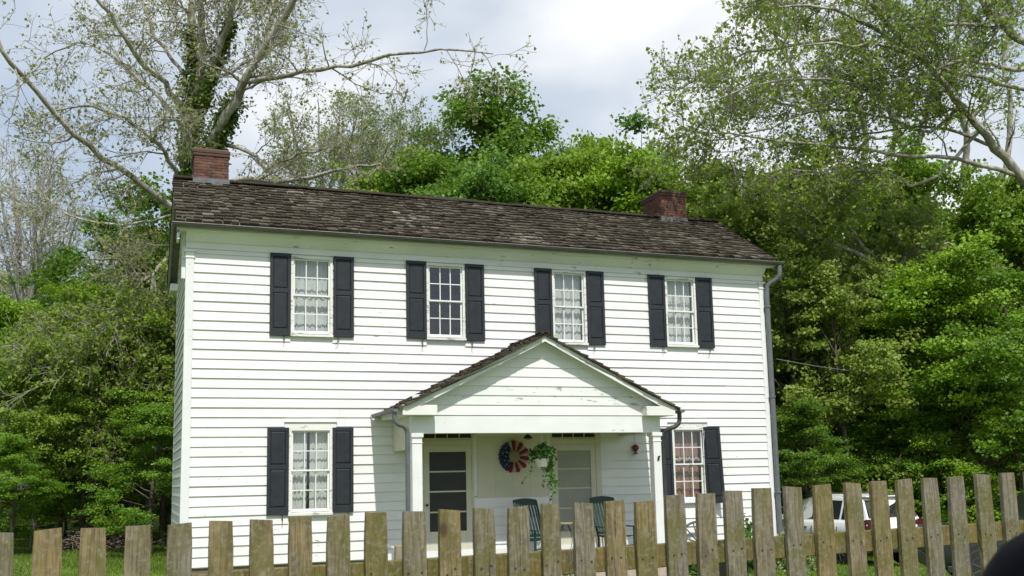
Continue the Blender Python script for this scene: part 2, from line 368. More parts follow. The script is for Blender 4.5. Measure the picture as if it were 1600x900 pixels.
def pts_on(P, per, r, spread=0., tmin=.2, flat=1.):
    B, n, _ = P.shape; par = np.repeat(np.arange(B), per); x = r.uniform(tmin, 1, len(par))*(n-1); i = np.minimum(x.astype(int), n-2); f = (x-i)[:, None]
    q = P[par, i]*(1-f)+P[par, i+1]*f
    return q+r.normal(size=q.shape)*spread*np.array([1, 1, flat]), par
def leaves_np(Q, size, r, clu=None, up=.7, wid=.42, fat=False, nb=0):
    M = len(Q); n = unit(r.normal(size=(M, 3))+np.array([0, 0, up])+nb); t = unit(np.cross(n, r.normal(size=(M, 3)))); b = np.cross(n, t)
    Ls = (size*r.uniform(.6, 1.35, M))[:, None]; W = Ls*wid
    if fat:
        V = np.stack([Q, Q+t*Ls*.25+b*W+n*W*.3, Q+t*Ls*.68+b*W*.8+n*W*.2, Q+t*Ls-n*Ls*.08, Q+t*Ls*.68-b*W*.8+n*W*.2, Q+t*Ls*.25-b*W+n*W*.3], 1).reshape(-1, 3)
        k = np.arange(M)[:, None]*6; F = np.concatenate([k+np.array([[0, 1, 2, 3]]), k+np.array([[0, 3, 4, 5]])], 1).reshape(-1, 4)
    else:
        V = np.stack([Q, Q+t*Ls*.45+b*W+n*W*.35, Q+t*Ls, Q+t*Ls*.45-b*W+n*W*.35], 1).reshape(-1, 3)
        k = np.arange(M)[:, None]*4; F = np.concatenate([k+np.array([[0, 1, 2]]), k+np.array([[0, 2, 3]])], 1).reshape(-1, 3)
    rn = np.repeat(r.uniform(0, 1, M), 2); c = np.repeat(clu if clu is not None else r.uniform(0, 1, M), 2)
    return V, F, rn, c
def resample(pts, n):
    p = np.array(pts, float); 
    if len(p) > 2:
        q = []; pp = np.vstack([2*p[0]-p[1], p, 2*p[-1]-p[-2]])
        for i in range(1, len(pp)-2):
            for t in np.linspace(0, 1, 8, endpoint=False):
                a, b, c, d = pp[i-1], pp[i], pp[i+1], pp[i+2]; q.append(.5*((2*b)+(-a+c)*t+(2*a-5*b+4*c-d)*t*t+(-a+3*b-3*c+d)*t**3))
        q.append(p[-1]); p = np.array(q)
    s = np.r_[0, np.cumsum(np.linalg.norm(np.diff(p, axis=0), axis=1))]; u = np.linspace(0, s[-1], n)
    return np.stack([np.interp(u, s, p[:, k]) for k in range(3)], 1)
def cat(parts):
    V = []; F = []; o = 0
    for v, f in parts: V.append(v); F.append(f+o); o += len(v)
    return np.vstack(V), np.vstack(F)

# ------------------------------------------------------------------ ground
def gz(x, y):
    x = np.asarray(x, float); y = np.asarray(y, float)
    z = -.16-.034*np.clip(x, -6, 26)
    s = np.clip((-y-5)/11, 0, 1); z = z+.5*s*s*(3-2*s)+.012*np.clip(x, 0, 20)*s
    h = np.clip((y-22)/70, 0, 1); z = z+16*h*h*(3-2*h)
    return z+.03*np.sin(x*.9+1)*np.cos(y*.7)
def build_ground():
    xs = np.concatenate([np.linspace(-900, -60, 10), np.linspace(-55, 80, 136), np.linspace(90, 900, 10)]); ys = np.concatenate([np.linspace(-400, -34, 8), np.linspace(-32, 100, 133), np.linspace(110, 1200, 10)])
    X, Y = np.meshgrid(xs, ys); V = np.stack([X, Y, gz(X, Y)], -1).reshape(-1, 3); nx = len(xs); i = np.arange(nx-1)[None]+nx*np.arange(len(ys)-1)[:, None]; i = i.ravel()
    F = np.stack([i, i+1, i+nx+1, i+nx], 1); o = link('ground', np_mesh('ground', V, F, 'lawn_ground', smooth=True)); o['kind'] = 'structure'
build_ground()
rx = np.linspace(-60, 60, 61); rv = np.array([(x, y, gz(x, -22)+.05+(0 if abs(y+22.5) < 3.4 else -.25)) for x in rx for y in (-26.1, -25.8, -19.2, -18.9)])
ri = np.array([(4*i+j, 4*i+4+j, 4*i+5+j, 4*i+1+j) for i in range(60) for j in range(3)]); o = link('road', np_mesh('road', rv, ri, 'asphalt')); o['kind'] = 'structure'

# ------------------------------------------------------------------ the house
HOUSE = thing('house', 'white two-storey clapboard farmhouse with shake roof, two brick chimneys and gabled porch', 'house', (0, 0, 0))
W_, DEP, ZT = 13.6, 4.5, 6.30
EXP = .1937
WIN = [dict(x0=2.067, x1=2.93, z0=4.57, z1=6.265), dict(x0=4.967, x1=5.84, z0=4.585, z1=6.275), dict(x0=7.925, x1=8.775, z0=4.56, z1=6.28), dict(x0=10.838, x1=11.675, z0=4.585, z1=6.27),
       dict(x0=2.055, x1=2.93, z0=.93, z1=2.69), dict(x0=10.86, x1=11.737, z0=.93, z1=2.68)]
DOORS = [dict(x0=4.86, x1=5.985, z0=-.2, z1=2.80), dict(x0=7.80, x1=9.02, z0=-.2, z1=2.80)]
OPEN = [(w['x0'], w['x1'], w['z0'], w['z1']) for w in WIN]+[(d['x0'], d['x1'], d['z0'], d['z1']) for d in DOORS]
def hole_boxes(mb, X0, X1, Z0, Z1, holes, y0, y1):
    xs = sorted({X0, X1}|{h[0] for h in holes}|{h[1] for h in holes}); zs = sorted({Z0, Z1}|{h[2] for h in holes}|{h[3] for h in holes})
    xs = [x for x in xs if X0 <= x <= X1]; zs = [z for z in zs if Z0 <= z <= Z1]
    for zi in range(len(zs)-1):
        run = None
        for xi in range(len(xs)-1):
            cx, cz = (xs[xi]+xs[xi+1])/2, (zs[zi]+zs[zi+1])/2
            hole = any(h[0] < cx < h[1] and h[2] < cz < h[3] for h in holes)
            if not hole: run = (run[0] if run else xs[xi], xs[xi+1])
            if (hole or xi == len(xs)-2) and run: mb.box(run[0], run[1], y0, y1, zs[zi], zs[zi+1]); run = None
FW = (lambda m: (hole_boxes(m, .05, W_-.05, -.02, ZT+.3, OPEN, .0, .12), m.obj('front_wall', 'white_siding', HOUSE))[1])(MB())
LW = MB().prism([(.13, -.02), (DEP-.05, -.02), (DEP-.05, 6.75), (2.18, 8.25), (.13, 6.75)], 'x', .03, .12).obj('left_wall', 'shade_tinted_siding', HOUSE)
MB().prism([(.13, -.02), (DEP-.05, -.02), (DEP-.05, 6.75), (2.18, 8.25), (.13, 6.75)], 'x', W_-.12, W_-.03).obj('right_wall', 'white_siding', HOUSE)
MB().box(.03, W_-.03, DEP-.05, DEP, -.02, 6.7).obj('rear_wall', 'white_siding', HOUSE)
MB().box(.15, W_-.15, .16, DEP-.08, 3.35, 3.5).box(.15, W_-.15, .16, DEP-.08, -.3, -.05).box(.15, W_-.15, 2.6, 2.7, -.05, 3.35).box(.15, W_-.15, 2.6, 2.7, 3.5, 6.6).box(3.6, 3.7, .16, 2.6, -.05, 6.6).box(9.9, 10.0, .16, 2.6, -.05, 6.6).box(6.8, 6.9, .16, 2.6, -.05, 6.6).obj('inner_wall', 'dark_interior', HOUSE)
MB().box(.1, W_-.1, .02, DEP-.1, -.9, -.03).obj('foundation', 'mortar', HOUSE)
def clap(x0, x1, z, h, parent, y=0., mat='white_siding', axis='x', butt=.034, jit=.004, name='clapboard'):
    j0, j1 = random.uniform(-jit, jit), random.uniform(-jit, jit); b = butt+random.uniform(-.003, .004)
    vs = []; ns = max(1, min(4, int((x1-x0)/.9)))
    for q in range(ns+1):
        t = q/ns; x = x0+(x1-x0)*t; j = j0+(j1-j0)*t+(random.uniform(-.003, .003) if 0 < q < ns else 0)
        g_ = .011; prof = [(-b, z+j+g_), (-b+.002, z+j+g_+.008), (-.009, z+h+.016), (.0, z+h+.016), (.0, z+j+g_)]
        for (yy, zz) in prof: vs.append((x, y+yy, zz) if axis == 'x' else (y+yy, x, zz))
    fs = [(0, 1, 2, 3, 4), tuple(5*ns+i for i in (4, 3, 2, 1, 0))]+[(5*q+i, 5*q+5+i, 5*q+5+(i+1) % 5, 5*q+(i+1) % 5) for q in range(ns) for i in range(5)]
    return MB().add(vs, fs).obj(name, mat, parent)
def segs(x0, x1, z0, z1, holes):
    out = [(x0, x1)]
    for (a, b, c, d) in holes:
        if d <= z0+.02 or c >= z1-.02: continue
        out = [s for (p, q) in out for s in ((p, min(q, a)), (max(p, b), q)) if s[1]-s[0] > .03]
    return out
flush = [(6.06, 7.72, 1.17, 2.52)]
row = 0; z = -.005
while z < ZT-.02:
    h = min(EXP, ZT-z)
    for (a, b) in segs(.150, W_-.115, z, z+h, OPEN+flush):
        # boards run on behind the shutters; long rows are made of several boards butted end to end
        x = a
        while x < b-.01:
            ln = random.uniform(2.8, 5.5); e = b if b-x-ln < 1.0 else x+ln
            clap(x, e-(.002 if e < b else 0), z, h, FW); x = e
    z += EXP; row += 1
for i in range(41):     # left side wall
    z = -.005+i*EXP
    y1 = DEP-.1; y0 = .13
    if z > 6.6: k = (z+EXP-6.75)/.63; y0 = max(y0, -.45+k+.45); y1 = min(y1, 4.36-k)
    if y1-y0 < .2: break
    clap(y0, y1, z, EXP, LW, y=.03, mat='shade_tinted_siding', axis='y', jit=.004)
# flush boarded panel of the porch wall
for i in range(4): MB().box(6.065+i*.413, 6.065+i*.413+.4115, -.02, -.002, 1.175, 2.52).obj('flush_board', 'cream_bounce_trim', FW)
# corner boards, capitals, frieze, soffit, fascia
def corner(x0, x1, label=None):
    o = MB().box(x0, x1, -.045, .13, -.02, 6.10).obj('corner_board', 'white_trim', HOUSE, bevel=.004)
    MB().box(x0-.03, x1+.04, -.075, .15, 6.225, 6.275).box(x0-.015, x1+.02, -.06, .14, 6.10, 6.12).box(x0, x1, -.048, .132, 6.12, 6.225).obj('capital', 'white_trim', o)
corner(-.012, .148); corner(W_-.115, W_+.012)
MB().box(0, .03, DEP-.13, DEP+.01, -.02, 6.4).obj('corner_board', 'white_trim', HOUSE)
MB().box(-.01, W_+.01, -.035, .1, 6.30, 6.66).obj('frieze', 'white_trim', HOUSE)
MB().box(-.20, W_+.20, -.24, -.036, 6.63, 6.655).obj('soffit', 'white_trim', HOUSE)
MB().prism([(-.225, 6.628), (-.037, 6.628), (-.037, 6.43), (-.052, 6.43)], 'x', -.02, W_+.02).obj('bed_moulding', 'white_trim', HOUSE)
MB().box(-.20, W_+.20, -.288, -.262, 6.61, 6.75).obj('fascia_board', 'white_trim', HOUSE)
MB().box(-.20, W_+.20, -.262, -.24, 6.60, 6.76).obj('fascia', 'white_trim', HOUSE)
# roof geometry
RY, RZ, SL, EY = 2.18, 8.40, .63, -.36
XL, XR = -.22, W_+.24
def rz(y): return RZ-SL*abs(y-RY)
REY = 5.15
ROOF = MB().prism([(EY+.06, rz(EY+.06)-.05), (RY, RZ-.05), (REY, rz(REY)-.05), (REY, rz(REY)-.09), (RY, RZ-.10), (EY+.06, rz(EY+.06)-.10)], 'x', XL+.02, XR-.02).obj('roof', 'grey_soffit', HOUSE)
for x in (XL+.02, XR-.065):
    m = MB().prism([(EY+.08, rz(EY)-.10+.05), (RY, RZ-.101), (REY, rz(REY)-.091), (REY, rz(REY)-.25), (RY, RZ-.27), (EY+.08, rz(EY)-.25)], 'x', x, x+.045); m.obj('rake_board', 'grey_soffit', HOUSE)
MB().box(XL+.07, 0.03, DEP-.02, REY, rz(REY)-.27, rz(REY)-.10).obj('eave_return', 'white_trim', HOUSE)
MB().box(XL+.03, XL+.07, -.26, .12, 6.42, 6.60).box(XL+.07, -.01, -.23, .10, 6.60, 6.628).obj('eave_return', 'white_trim', HOUSE)
MB().box(-.085, -.0, .10, .14, 5.70, 6.42).obj('bracket', 'white_trim', HOUSE)
# shingles
def shingle_mesh(w, l, th, seed):
    r = random.Random(seed); m = MB(); a = [r.uniform(-.012, .012) for _ in range(4)]; lift = r.uniform(0, .030)
    m.add([(0, a[0], 0), (w*.5, a[1], -.004), (w, a[2], 0), (w, l, 0), (0, l, 0), (0, a[0], th+lift*.6), (w*.5, a[1], th+lift), (w, a[2], th+lift*.4), (w, l, .006), (0, l, .006)],
          [(0, 1, 6, 5), (1, 2, 7, 6), (2, 3, 8, 7), (3, 4, 9, 8), (4, 0, 5, 9), (5, 6, 7, 8, 9), (0, 4, 3, 2, 1)])
    me = bpy.data.meshes.new('shingle'); me.from_pydata(m.v, [], m.f); me.materials.append(MAT['shingle']); me.update(); return me, m
SHM = [[shingle_mesh(w_, .42, .040, 10*k+i) for i in range(5)] for k, w_ in enumerate((.115, .15, .185, .22))]
SHW = (.115, .15, .185, .22)
def lay_shingles(parent, x_rng, n, fn, yaw_m, nind, u_exp, seed):
    """fn(row)->(origin function). returns nothing; nearest nind become single objects, the rest one joined part"""
    r = random.Random(seed); items = []
    for i in range(n):
        x = x_rng[0]-r.uniform(0, .028)
        while x < x_rng[1]:
            k = r.randrange(4); w_ = SHW[k]; 
            if x+w_ > x_rng[1]+.03:
                if x > x_rng[1]-.03: break
                k = 0; x = x_rng[1]-SHW[0]+r.uniform(-.015, .025); w_ = 1.0
            if x >= x_rng[0]-.03: items.append((i, x, k, r.randrange(5), r.uniform(-.04, .04), r.uniform(-.035, .035), r.random()))
            x += w_+r.uniform(.004, .016)
    mats = []
    for (i, x, k, v, rot, du, rd) in items:
        M = fn(i, x, du) @ Matrix.Rotation(rot, 4, 'Z'); mats.append((M, k, v, rd, (Vector(CAM)-M.translation).length))
    mats.sort(key=lambda t: t[4])
    for (M, k, v, rd, d) in mats[:nind]:
        o = bpy.data.objects.new('shingle', SHM[k][v][0]); COL.objects.link(o); o.parent = parent; M2 = M.copy(); M2.translation = M.translation-WL[parent.name]; o.matrix_local = M2
    V = []; F5 = []; rn = []; mb = MB()
    for (M, k, v, rd, d) in mats[nind:]:
        src = SHM[k][v][1]; mb.add([tuple(M @ Vector(p)) for p in src.v], src.f); rn += [rd]*len(src.f)
    if mb.v:
        me = bpy.data.meshes.new('shingles'); c = np.array(mb.v).mean(0); me.from_pydata([tuple(np.array(p)-c) for p in mb.v], [], mb.f); a_ = me.attributes.new('rnd', 'FLOAT', 'FACE'); a_.data.foreach_set('value', rn)
        o = link('shingles', me, 'shingle_far', parent, c); o['kind'] = 'stuff'
ang = math.atan(SL); EX = .198; slope_len = (RY-EY)/math.cos(ang); NR = int(slope_len/EX)+1
def f_main(i, x, du):
    s = i*EX+du; y = EY+s*math.cos(ang); sag = .02*math.sin(x*.6+i*.3)+.012*math.sin(x*2.3)-.03*math.sin(math.pi*(x-XL)/(XR-XL))*(1 if i > NR-4 else .4)
    return Matrix.Translation((x, y, rz(y)-.045+sag*.6)) @ Matrix.Rotation(ang-.055, 4, 'X')
lay_shingles(ROOF, (XL, XR), NR, f_main, 0, 235, EX, 5)
def f_back(i, x, du):
    s = i*.42+du; y = REY-s*math.cos(ang); return Matrix.Translation((x+.1, y, rz(y)-.045)) @ Matrix.Rotation(math.pi, 4, 'Z') @ Matrix.Rotation(ang-.055, 4, 'X')
MB().prism([(RY+.0, RZ-.04), (REY, rz(REY)-.045), (REY, rz(REY)-.02), (RY, RZ+.0)], 'x', XL, XR).obj('rear_slope', 'shingle_far', ROOF)
m = MB()
x = XL
while x < XR-.05:       # ridge courses
    l_ = random.uniform(.35, .6); l_ = min(l_, XR-x); j = random.uniform(0, .02)-.03*math.sin(math.pi*(x-XL)/(XR-XL))*.6
    m.prism([(RY-.13, RZ-.055+j), (RY, RZ+.015+j), (RY+.13, RZ-.055+j), (RY+.13, RZ-.035+j), (RY, RZ+.04+j), (RY-.13, RZ-.035+j)], 'x', x, x+l_-.004); x += l_
m.obj('ridge_cap', 'shingle_far', ROOF)
# main gutter
def half_gutter(x0, x1, y, zt, r, name, parent, axis='x', lip=True):
    m = MB(); n = 8
    pr = [(-r*math.cos(math.pi*i/n), -r*math.sin(math.pi*i/n)) for i in range(n+1)]; pin = [(a*.9, b*.9) for a, b in pr[::-1]]
    poly = [(y+a, zt+b) for a, b in pr+pin]; vs = []; k = len(poly)
    for t in (x0, x1):
        for (a, b) in poly: vs.append((t, a, b) if axis == 'x' else (a, t, b))
    fs = [(i, i+k, (i+1) % k+k, (i+1) % k) for i in range(k)]+[tuple((j, j+1, k-2-j, k-1-j)) for j in range(n)]+[(k+j, k+k-1-j, k+k-2-j, k+j+1) for j in range(n)]
    o = m.add(vs, fs).obj(name, 'gutter_metal', parent, smooth=True)
    if lip:
        a = y-r; vsl = MB()
        (vsl.tube([(x0, a, zt), (x1, a, zt)], .011, 6) if axis == 'x' else vsl.tube([(a, x0, zt), (a, x1, zt)], .009, 6)); vsl.obj('gutter_lip', 'gutter_lip', o, smooth=True)
    return o
G = half_gutter(-.30, W_+.40, -.365, 6.715, .074, 'gutter', HOUSE)
for k in range(17): MB().box(-.1+k*.85, -.08+k*.85, -.40, -.262, 6.705, 6.716).obj('hanger', 'gutter_metal', G)
DSP = MB().tube([(13.90, -.34, 6.66), (13.905, -.34, 6.50), (13.90, -.335, 6.42), (13.86, -.30, 6.33), (13.80, -.24, 6.27), (13.72, -.17, 6.22), (13.67, -.125, 6.15), (13.655, -.11, 6.0), (13.655, -.11, -.45)], .063, 12).obj('downspout', 'downspout_metal', HOUSE, smooth=True)
for z_ in (5.62, 3.4, 1.1): MB().lathe([(.078, 0), (.08, .0), (.08, .045), (.074, .045)], (13.655, -.11, z_), 12).obj('strap', 'downspout_metal', DSP, smooth=True)

# chimneys
def chimney(x0, x1, y0, y1, zb, zt):
    core = MB().box(x0+.012, x1-.012, y0+.012, y1-.012, zb-.6, zt-.03).obj('chimney', 'mortar', HOUSE)
    bh = .066; z = zb+.10; i = 0; rest = MB(); n = int((zt-.14-z)/bh)
    while i < n:
        zz = z+i*bh; off = (0 if i % 2 else .105)
        for face in range(4):
            L0, L1 = ((x0, x1) if face in (0, 2) else (y0, y1)); t = L0-off
            while t < L1-.01:
                a, b = max(t, L0)+.004, min(t+.205, L1)-.004; t += .21
                if b-a < .03: continue
                j = random.uniform(-.003, .004); dz0, dz1 = zz+.005, zz+bh-.004
                if face == 0: bx = (a, b, y0-j, y0+.03)
                elif face == 2: bx = (a, b, y1-.03, y1+j)
                elif face == 3: bx = (x0-j, x0+.03, a, b)
                else: bx = (x1-.03, x1+j, a, b)
                if face in (0, 3): MB().box(*bx, dz0, dz1).obj('brick', 'brick', core)
                else: rest.box(*bx, dz0, dz1)
        i += 1
    o = rest.obj('bricks', 'brick', core, fixn=False); o['kind'] = 'stuff'
    zc = z+n*bh
    cap = MB()
    for q, e in ((0, .022), (1, .03)): cap.box(x0-e, x1+e, y0-e, y1+e, zc+q*.068, zc+q*.068+.062)
    cap.box(x0-.01, x1+.01, y0-.01, y1+.01, zc+.13, zc+.15)
    cap.obj('chimney_cap', 'cap_brick', core, bevel=.006)
    MB().box(x0-.02, x1+.02, y0-.025, y0-.006, zb-.03, zb+.105).prism([(y0-.02, zb-.03), (RY, rz(RY)-.02), (y1, rz(y1)-.0), (y1, rz(y1)+.11), (RY, RZ+.09), (y0-.02, zb+.105)], 'x', x0-.022, x0-.008).obj('flashing', 'flashing', core)
chimney(.21, .955, 2.0, 3.0, 8.27, 9.10)
chimney(12.0, 12.76, 2.0, 3.05, 8.24, 9.09)

# windows, shutters, curtains
def curtain(x0, x1, z0, z1, y, label, mat, seed, gap=None, tiers=3, tie=0):
    r = np.random.default_rng(seed); f1, f2, per_ = r.uniform(50, 85), r.uniform(90, 135), r.uniform(.12, .22); c = thing('curtain', label, 'curtain', ((x0+x1)/2, y, z0))
    def sheet(a, b, zt, zb, yy, scal, nm):
        nx = int((b-a)/.006); X = np.linspace(a, b, nx); ph = r.uniform(0, 6, 3); fold = .010*np.sin(X*f1+ph[0])+.006*np.sin(X*f2+ph[1]+2*np.sin(X*7))
        bot = zb+scal*np.abs(np.sin((X-a)*math.pi/per_+ph[2])) + .02*np.sin(X*5+ph[0]); nz = 8; T = np.linspace(0, 1, nz)[:, None]
        Z = zt+(bot-zt)*T; Y = yy+fold*(.35+.65*T); XX = X[None]+.01*np.sin(X*30)[None]*T; V = np.stack([XX, Y, Z], -1).reshape(-1, 3)
        i = (np.arange(nx-1)[None]+nx*np.arange(nz-1)[:, None]).ravel(); F = np.stack([i, i+1, i+nx+1, i+nx], 1)
        cc = V.mean(0); me = np_mesh('panel', V-cc, F, mat, smooth=True); link(nm, me, None, c, cc)
    rng_ = [(x0, x1)] if not gap else [(x0, gap-.03), (gap+.03, x1)]
    for (a, b) in rng_:
        sheet(a, b, z1, z0, y, .02, 'panel')
        for t in range(1, tiers): sheet(a, b, z1, z1-(z1-z0)*t/tiers+r.uniform(-.03, .03), y-.010*(tiers-t)-.010, r.uniform(.03, .06), 'ruffle')
    MB().tube([(x0, y, z1), (x1, y, z1)], .008, 6).obj('rod', 'iron', c)
    return c
def window(w, worn='worn_trim', lower=False):
    x0, x1, z0, z1 = w['x0'], w['x1'], w['z0'], w['z1']; W = thing('tmp', '', '', (0, 0, 0)); bpy.data.objects.remove(W)
    cw = .052
    root = MB().box(x0, x0+cw, -.05, .10, z0+.05, z1).box(x1-cw, x1, -.05, .10, z0+.05, z1).box(x0+cw, x1-cw, -.05, .10, z1-.055, z1).obj('window', 'worn_trim', HOUSE, bevel=.003)
    MB().prism([(-.085, z0), (.10, z0), (.10, z0+.07), (-.085, z0+.045)], 'x', x0-.01, x1+.01).obj('sill', 'worn_trim', root)
    if lower:
        MB().box(x0-.10, x1+.10, -.07, .0, z1+.115, z1+.14).box(x0-.085, x1+.085, -.042, .0, z1+.002, z1+.114).obj('head_cap', 'worn_trim', root, bevel=.003)
    a, b = x0+cw, x1-cw; zl, zh = z0+.072, z1-.056; zm = (zl+zh)/2
    for (p, q, yy) in ((zm-.005, zh, -.012), (zl, zm+.02, .028)):
        s = .034; m = MB().box(a, a+s, yy, yy+.035, p, q).box(b-s, b, yy, yy+.035, p, q).box(a+s, b-s, yy, yy+.035, q-s, q).box(a+s, b-s, yy, yy+.035, p, p+s*(1.0 if yy < 0 else 1.7))
        m.obj('sash', 'white_trim', root, bevel=.002)
        gx0, gx1 = a+s, b-s; gz0 = p+s*(1.0 if yy < 0 else 1.7); gz1 = q-s; mu = MB(); pw = (gx1-gx0)/3; phh = (gz1-gz0)/2
        for k in (1, 2): mu.box(gx0+k*pw-.010, gx0+k*pw+.010, yy+.004, yy+.03, gz0, gz1)
        for k in range(3): mu.box(gx0+k*pw+(.012 if k else 0), gx0+(k+1)*pw-(.012 if k < 2 else 0), yy+.004, yy+.03, gz0+phh-.010, gz0+phh+.010)
        mu.obj('muntin', 'white_trim', root)
        for k in range(3):
            for l in range(2): MB().box(gx0+k*pw+.006, gx0+(k+1)*pw-.006, yy+.016, yy+.019, gz0+l*phh+.006, gz0+(l+1)*phh-.006).obj('pane', 'pane_glass', root)
    return root, (a, b, zl, zh)
def shutter(xa, xb, za, zb, y=-.075, M=None):
    """louvreless shutter with two raised panels; M: optional transform about hinge"""
    w_ = xb-xa; T = lambda m: m if M is None else (setattr(m, 'v', [tuple(M @ Vector(p)) for p in m.v]) or m)
    st = .062; h = zb-za; zm = za+h*.545
    m = MB().box(xa, xa+st, y, y+.035, za, zb).box(xb-st, xb, y, y+.035, za, zb).box(xa+st, xb-st, y, y+.035, zb-.07, zb).box(xa+st, xb-st, y, y+.035, za, za+.15).box(xa+st, xb-st, y, y+.035, zm-.05, zm+.05)
    r = T(m).obj('shutter', 'shutter_paint', HOUSE, bevel=.003)
    for (a, b) in ((za+.15, zm-.05), (zm+.05, zb-.07)):
        p = MB(); x0, x1 = xa+st, xb-st; bb = .028
        p.add([(x0, y+.022, a), (x1, y+.022, a), (x1, y+.022, b), (x0, y+.022, b), (x0+bb, y+.006, a+bb), (x1-bb, y+.006, a+bb), (x1-bb, y+.006, b-bb), (x0+bb, y+.006, b-bb)],
              [(0, 1, 5, 4), (1, 2, 6, 5), (2, 3, 7, 6), (3, 0, 4, 7), (4, 5, 6, 7)])
        T(p).obj('panel', 'shutter_panel', r, fixn=False)
    hx = MB()
    for zz in (za+.18, zb-.2): hx.box(xa+.01 if M is None else xa, xa+.012+.03, y-.004, y, zz, zz+.03)
    T(hx).obj('hinge', 'iron', r)
    return r
def shutter_dog(x, z, a):
    MB().tube([(x, -.05, z+.05), (x, -.095, z+.03), (x+a*.02, -.1, z-.05), (x+a*.05, -.085, z-.12)], .008, 5).box(x-.02, x+.02, -.095, -.05, z+.035, z+.045).obj('shutter_dog', 'iron', HOUSE)
WINO = []
for i, w_ in enumerate(WIN): WINO.append(window(w_, lower=i >= 4))
for (a, b, za, zb) in ((1.639, 2.062, 4.575, 6.296), (2.942, 3.376, 4.58, 6.296), (4.511, 4.962, 4.60, 6.297), (5.848, 6.288, 4.585, 6.297), (7.492, 7.92, 4.57, 6.296), (8.785, 9.228, 4.575, 6.296), (10.384, 10.832, 4.58, 6.297), (11.685, 12.128, 4.575, 6.296),
                       (1.62, 2.05, .955, 2.696), (2.937, 3.365, .965, 2.696), (10.44, 10.855, .955, 2.66)): shutter(a, b, za, zb)
hinge = Matrix.Translation((11.745, -.06, 0)) @ Matrix.Rotation(R_(-33), 4, 'Z') @ Matrix.Rotation(R_(-2.0), 4, 'Y') @ Matrix.Translation((-11.745, .06, 0))
shutter(11.75, 12.18, .90, 2.69, M=hinge)
for x_, a_ in ((1.93, 0), (3.05, -1.2), (4.86, 0), (5.98, .2), (8.93, 0), (10.72, .1), (12.0, -1.2), (1.93, 0)): shutter_dog(x_, 4.53, a_)
shutter_dog(1.93, .9, 0); shutter_dog(3.26, .9, .3)
names = ['grey-white ruffled curtain behind the upstairs window at the left end', None, 'pale lace curtain behind the third upstairs window, above the porch gable', 'pale lace curtain behind the upstairs window at the right end']
for i in (0, 2, 3):
    a, b, c, d = WINO[i][1]; curtain(a+.01, b-.01, c+.01, d-.0, .17+.03*(i == 0), names[i], 'curtain_white', 20+i, tiers={0: 2, 2: 4, 3: 3}[i])
a, b, c, d = WINO[4][1]; curtain(a+.01, b-.01, c+.01, d, .17, 'white parted lace curtains behind the downstairs window left of the porch', 'curtain_white', 31, gap=2.475, tiers=4)
a, b, c, d = WINO[5][1]; curtain(a+.01, b-.01, c+.01, d, .19, 'dusty pink curtains behind the downstairs window right of the porch', 'curtain_pink', 32, tiers=2)
tw = thing('cloth_bundle', 'bunched white cloth lying along the middle rail of the downstairs window right of the porch', 'cloth', ((a+b)/2, .12, 1.88))
m = MB()
P_ = [(a+.03+(b-a-.06)*t, .125+.006*math.sin(t*40), 1.935+.018*math.sin(t*23)+.01*math.sin(t*51)) for t in np.linspace(0, 1, 40)]; m.tube(P_, [.036+.012*math.sin(i*1.3)+.008*math.sin(i*.7) for i in range(40)], 8).obj('roll', 'flag_white_shaded', tw, smooth=True)
st = thing('window_sticker', 'small round blue and white alarm sticker in the corner of the right downstairs window', 'sticker', (10.99, .04, 1.10))
MB().lathe([(.045, 0), (.045, .002)], (10.99, .045, 1.09), 20, axis=1).obj('disc', 'pot_white', st); MB().lathe([(.036, 0), (.036, .002)], (10.99, .0425, 1.09), 20, axis=1).obj('ring', 'flag_blue', st); MB().box(10.968, 11.012, .0395, .042, 1.082, 1.094).obj('band', 'flag_red', st)

# doors and transoms
def door(x0, x1, gx0, gx1, gz0, gz1, bars, glass, right=False):
    c = .045
    root = MB().box(gx0-.125, gx0-.003, -.035, .03, -.12, gz1+.145).box(gx1+.003, gx1+.125, -.035, .03, -.12, gz1+.145).box(gx0-.003, gx1+.003, -.035, .03, gz1+.003, gz1+.145).box(gx0-.003, gx1+.003, -.035, .03, -.12, gz0-.003).obj('door', 'cream_bounce_trim', HOUSE, bevel=.004)
    zs = [gz1]+bars+[gz0]
    for i in range(4): MB().box(gx0, gx1, -.008, .0, zs[i+1]+(.016 if i < 3 else 0), zs[i]-(.016 if i else 0)).obj('pane', glass, root)
    for b_ in bars: MB().box(gx0, gx1, -.022, .01, b_-.015, b_+.015).obj('rail', 'cream_bounce_trim', root)
    MB().lathe([(.012, 0), (.012, -.03), (.028, -.035), (.03, -.05), (.018, -.065)], (gx0-.07 if not right else gx1+.07, -.036, 1.06), 12, axis=1).obj('knob', 'iron', root, smooth=True)
    if not right:
        for zz in (2.0, 1.1, .2): MB().box(gx1+.128, gx1+.165, -.042, -.036, zz-.06, zz+.06).obj('hinge', 'flashing', root)
    d0, d1 = gx0-.128, gx1+.128; top = gz1+.148
    MB().box(x0, d0, -.045, .1, -.12, 2.8).box(d1, x1, -.045, .1, -.12, 2.8).box(d0, d1, -.045, .1, top, top+.11).obj('door_casing', 'cream_bounce_trim', HOUSE, bevel=.004)
    t = MB().box(d0, d1, -.03, .02, top+.111, top+.15).box(d0, d1, -.03, .02, 2.72, 2.8).obj('transom', 'cream_bounce_trim', HOUSE)
    n = 4; pw = (d1-d0)/n
    for i in range(n):
        MB().box(d0+i*pw+.012, d0+(i+1)*pw-.012, -.004, .0, top+.15, 2.72).obj('pane', 'dark_screen', t)
        if i: MB().box(d0+i*pw-.011, d0+i*pw+.011, -.02, .01, top+.151, 2.719).obj('muntin', 'cream_bounce_trim', t)
    MB().box(x0+.01, x1-.01, .11, .13, -.1, 2.8).obj('door_backing', 'dark_interior', HOUSE)
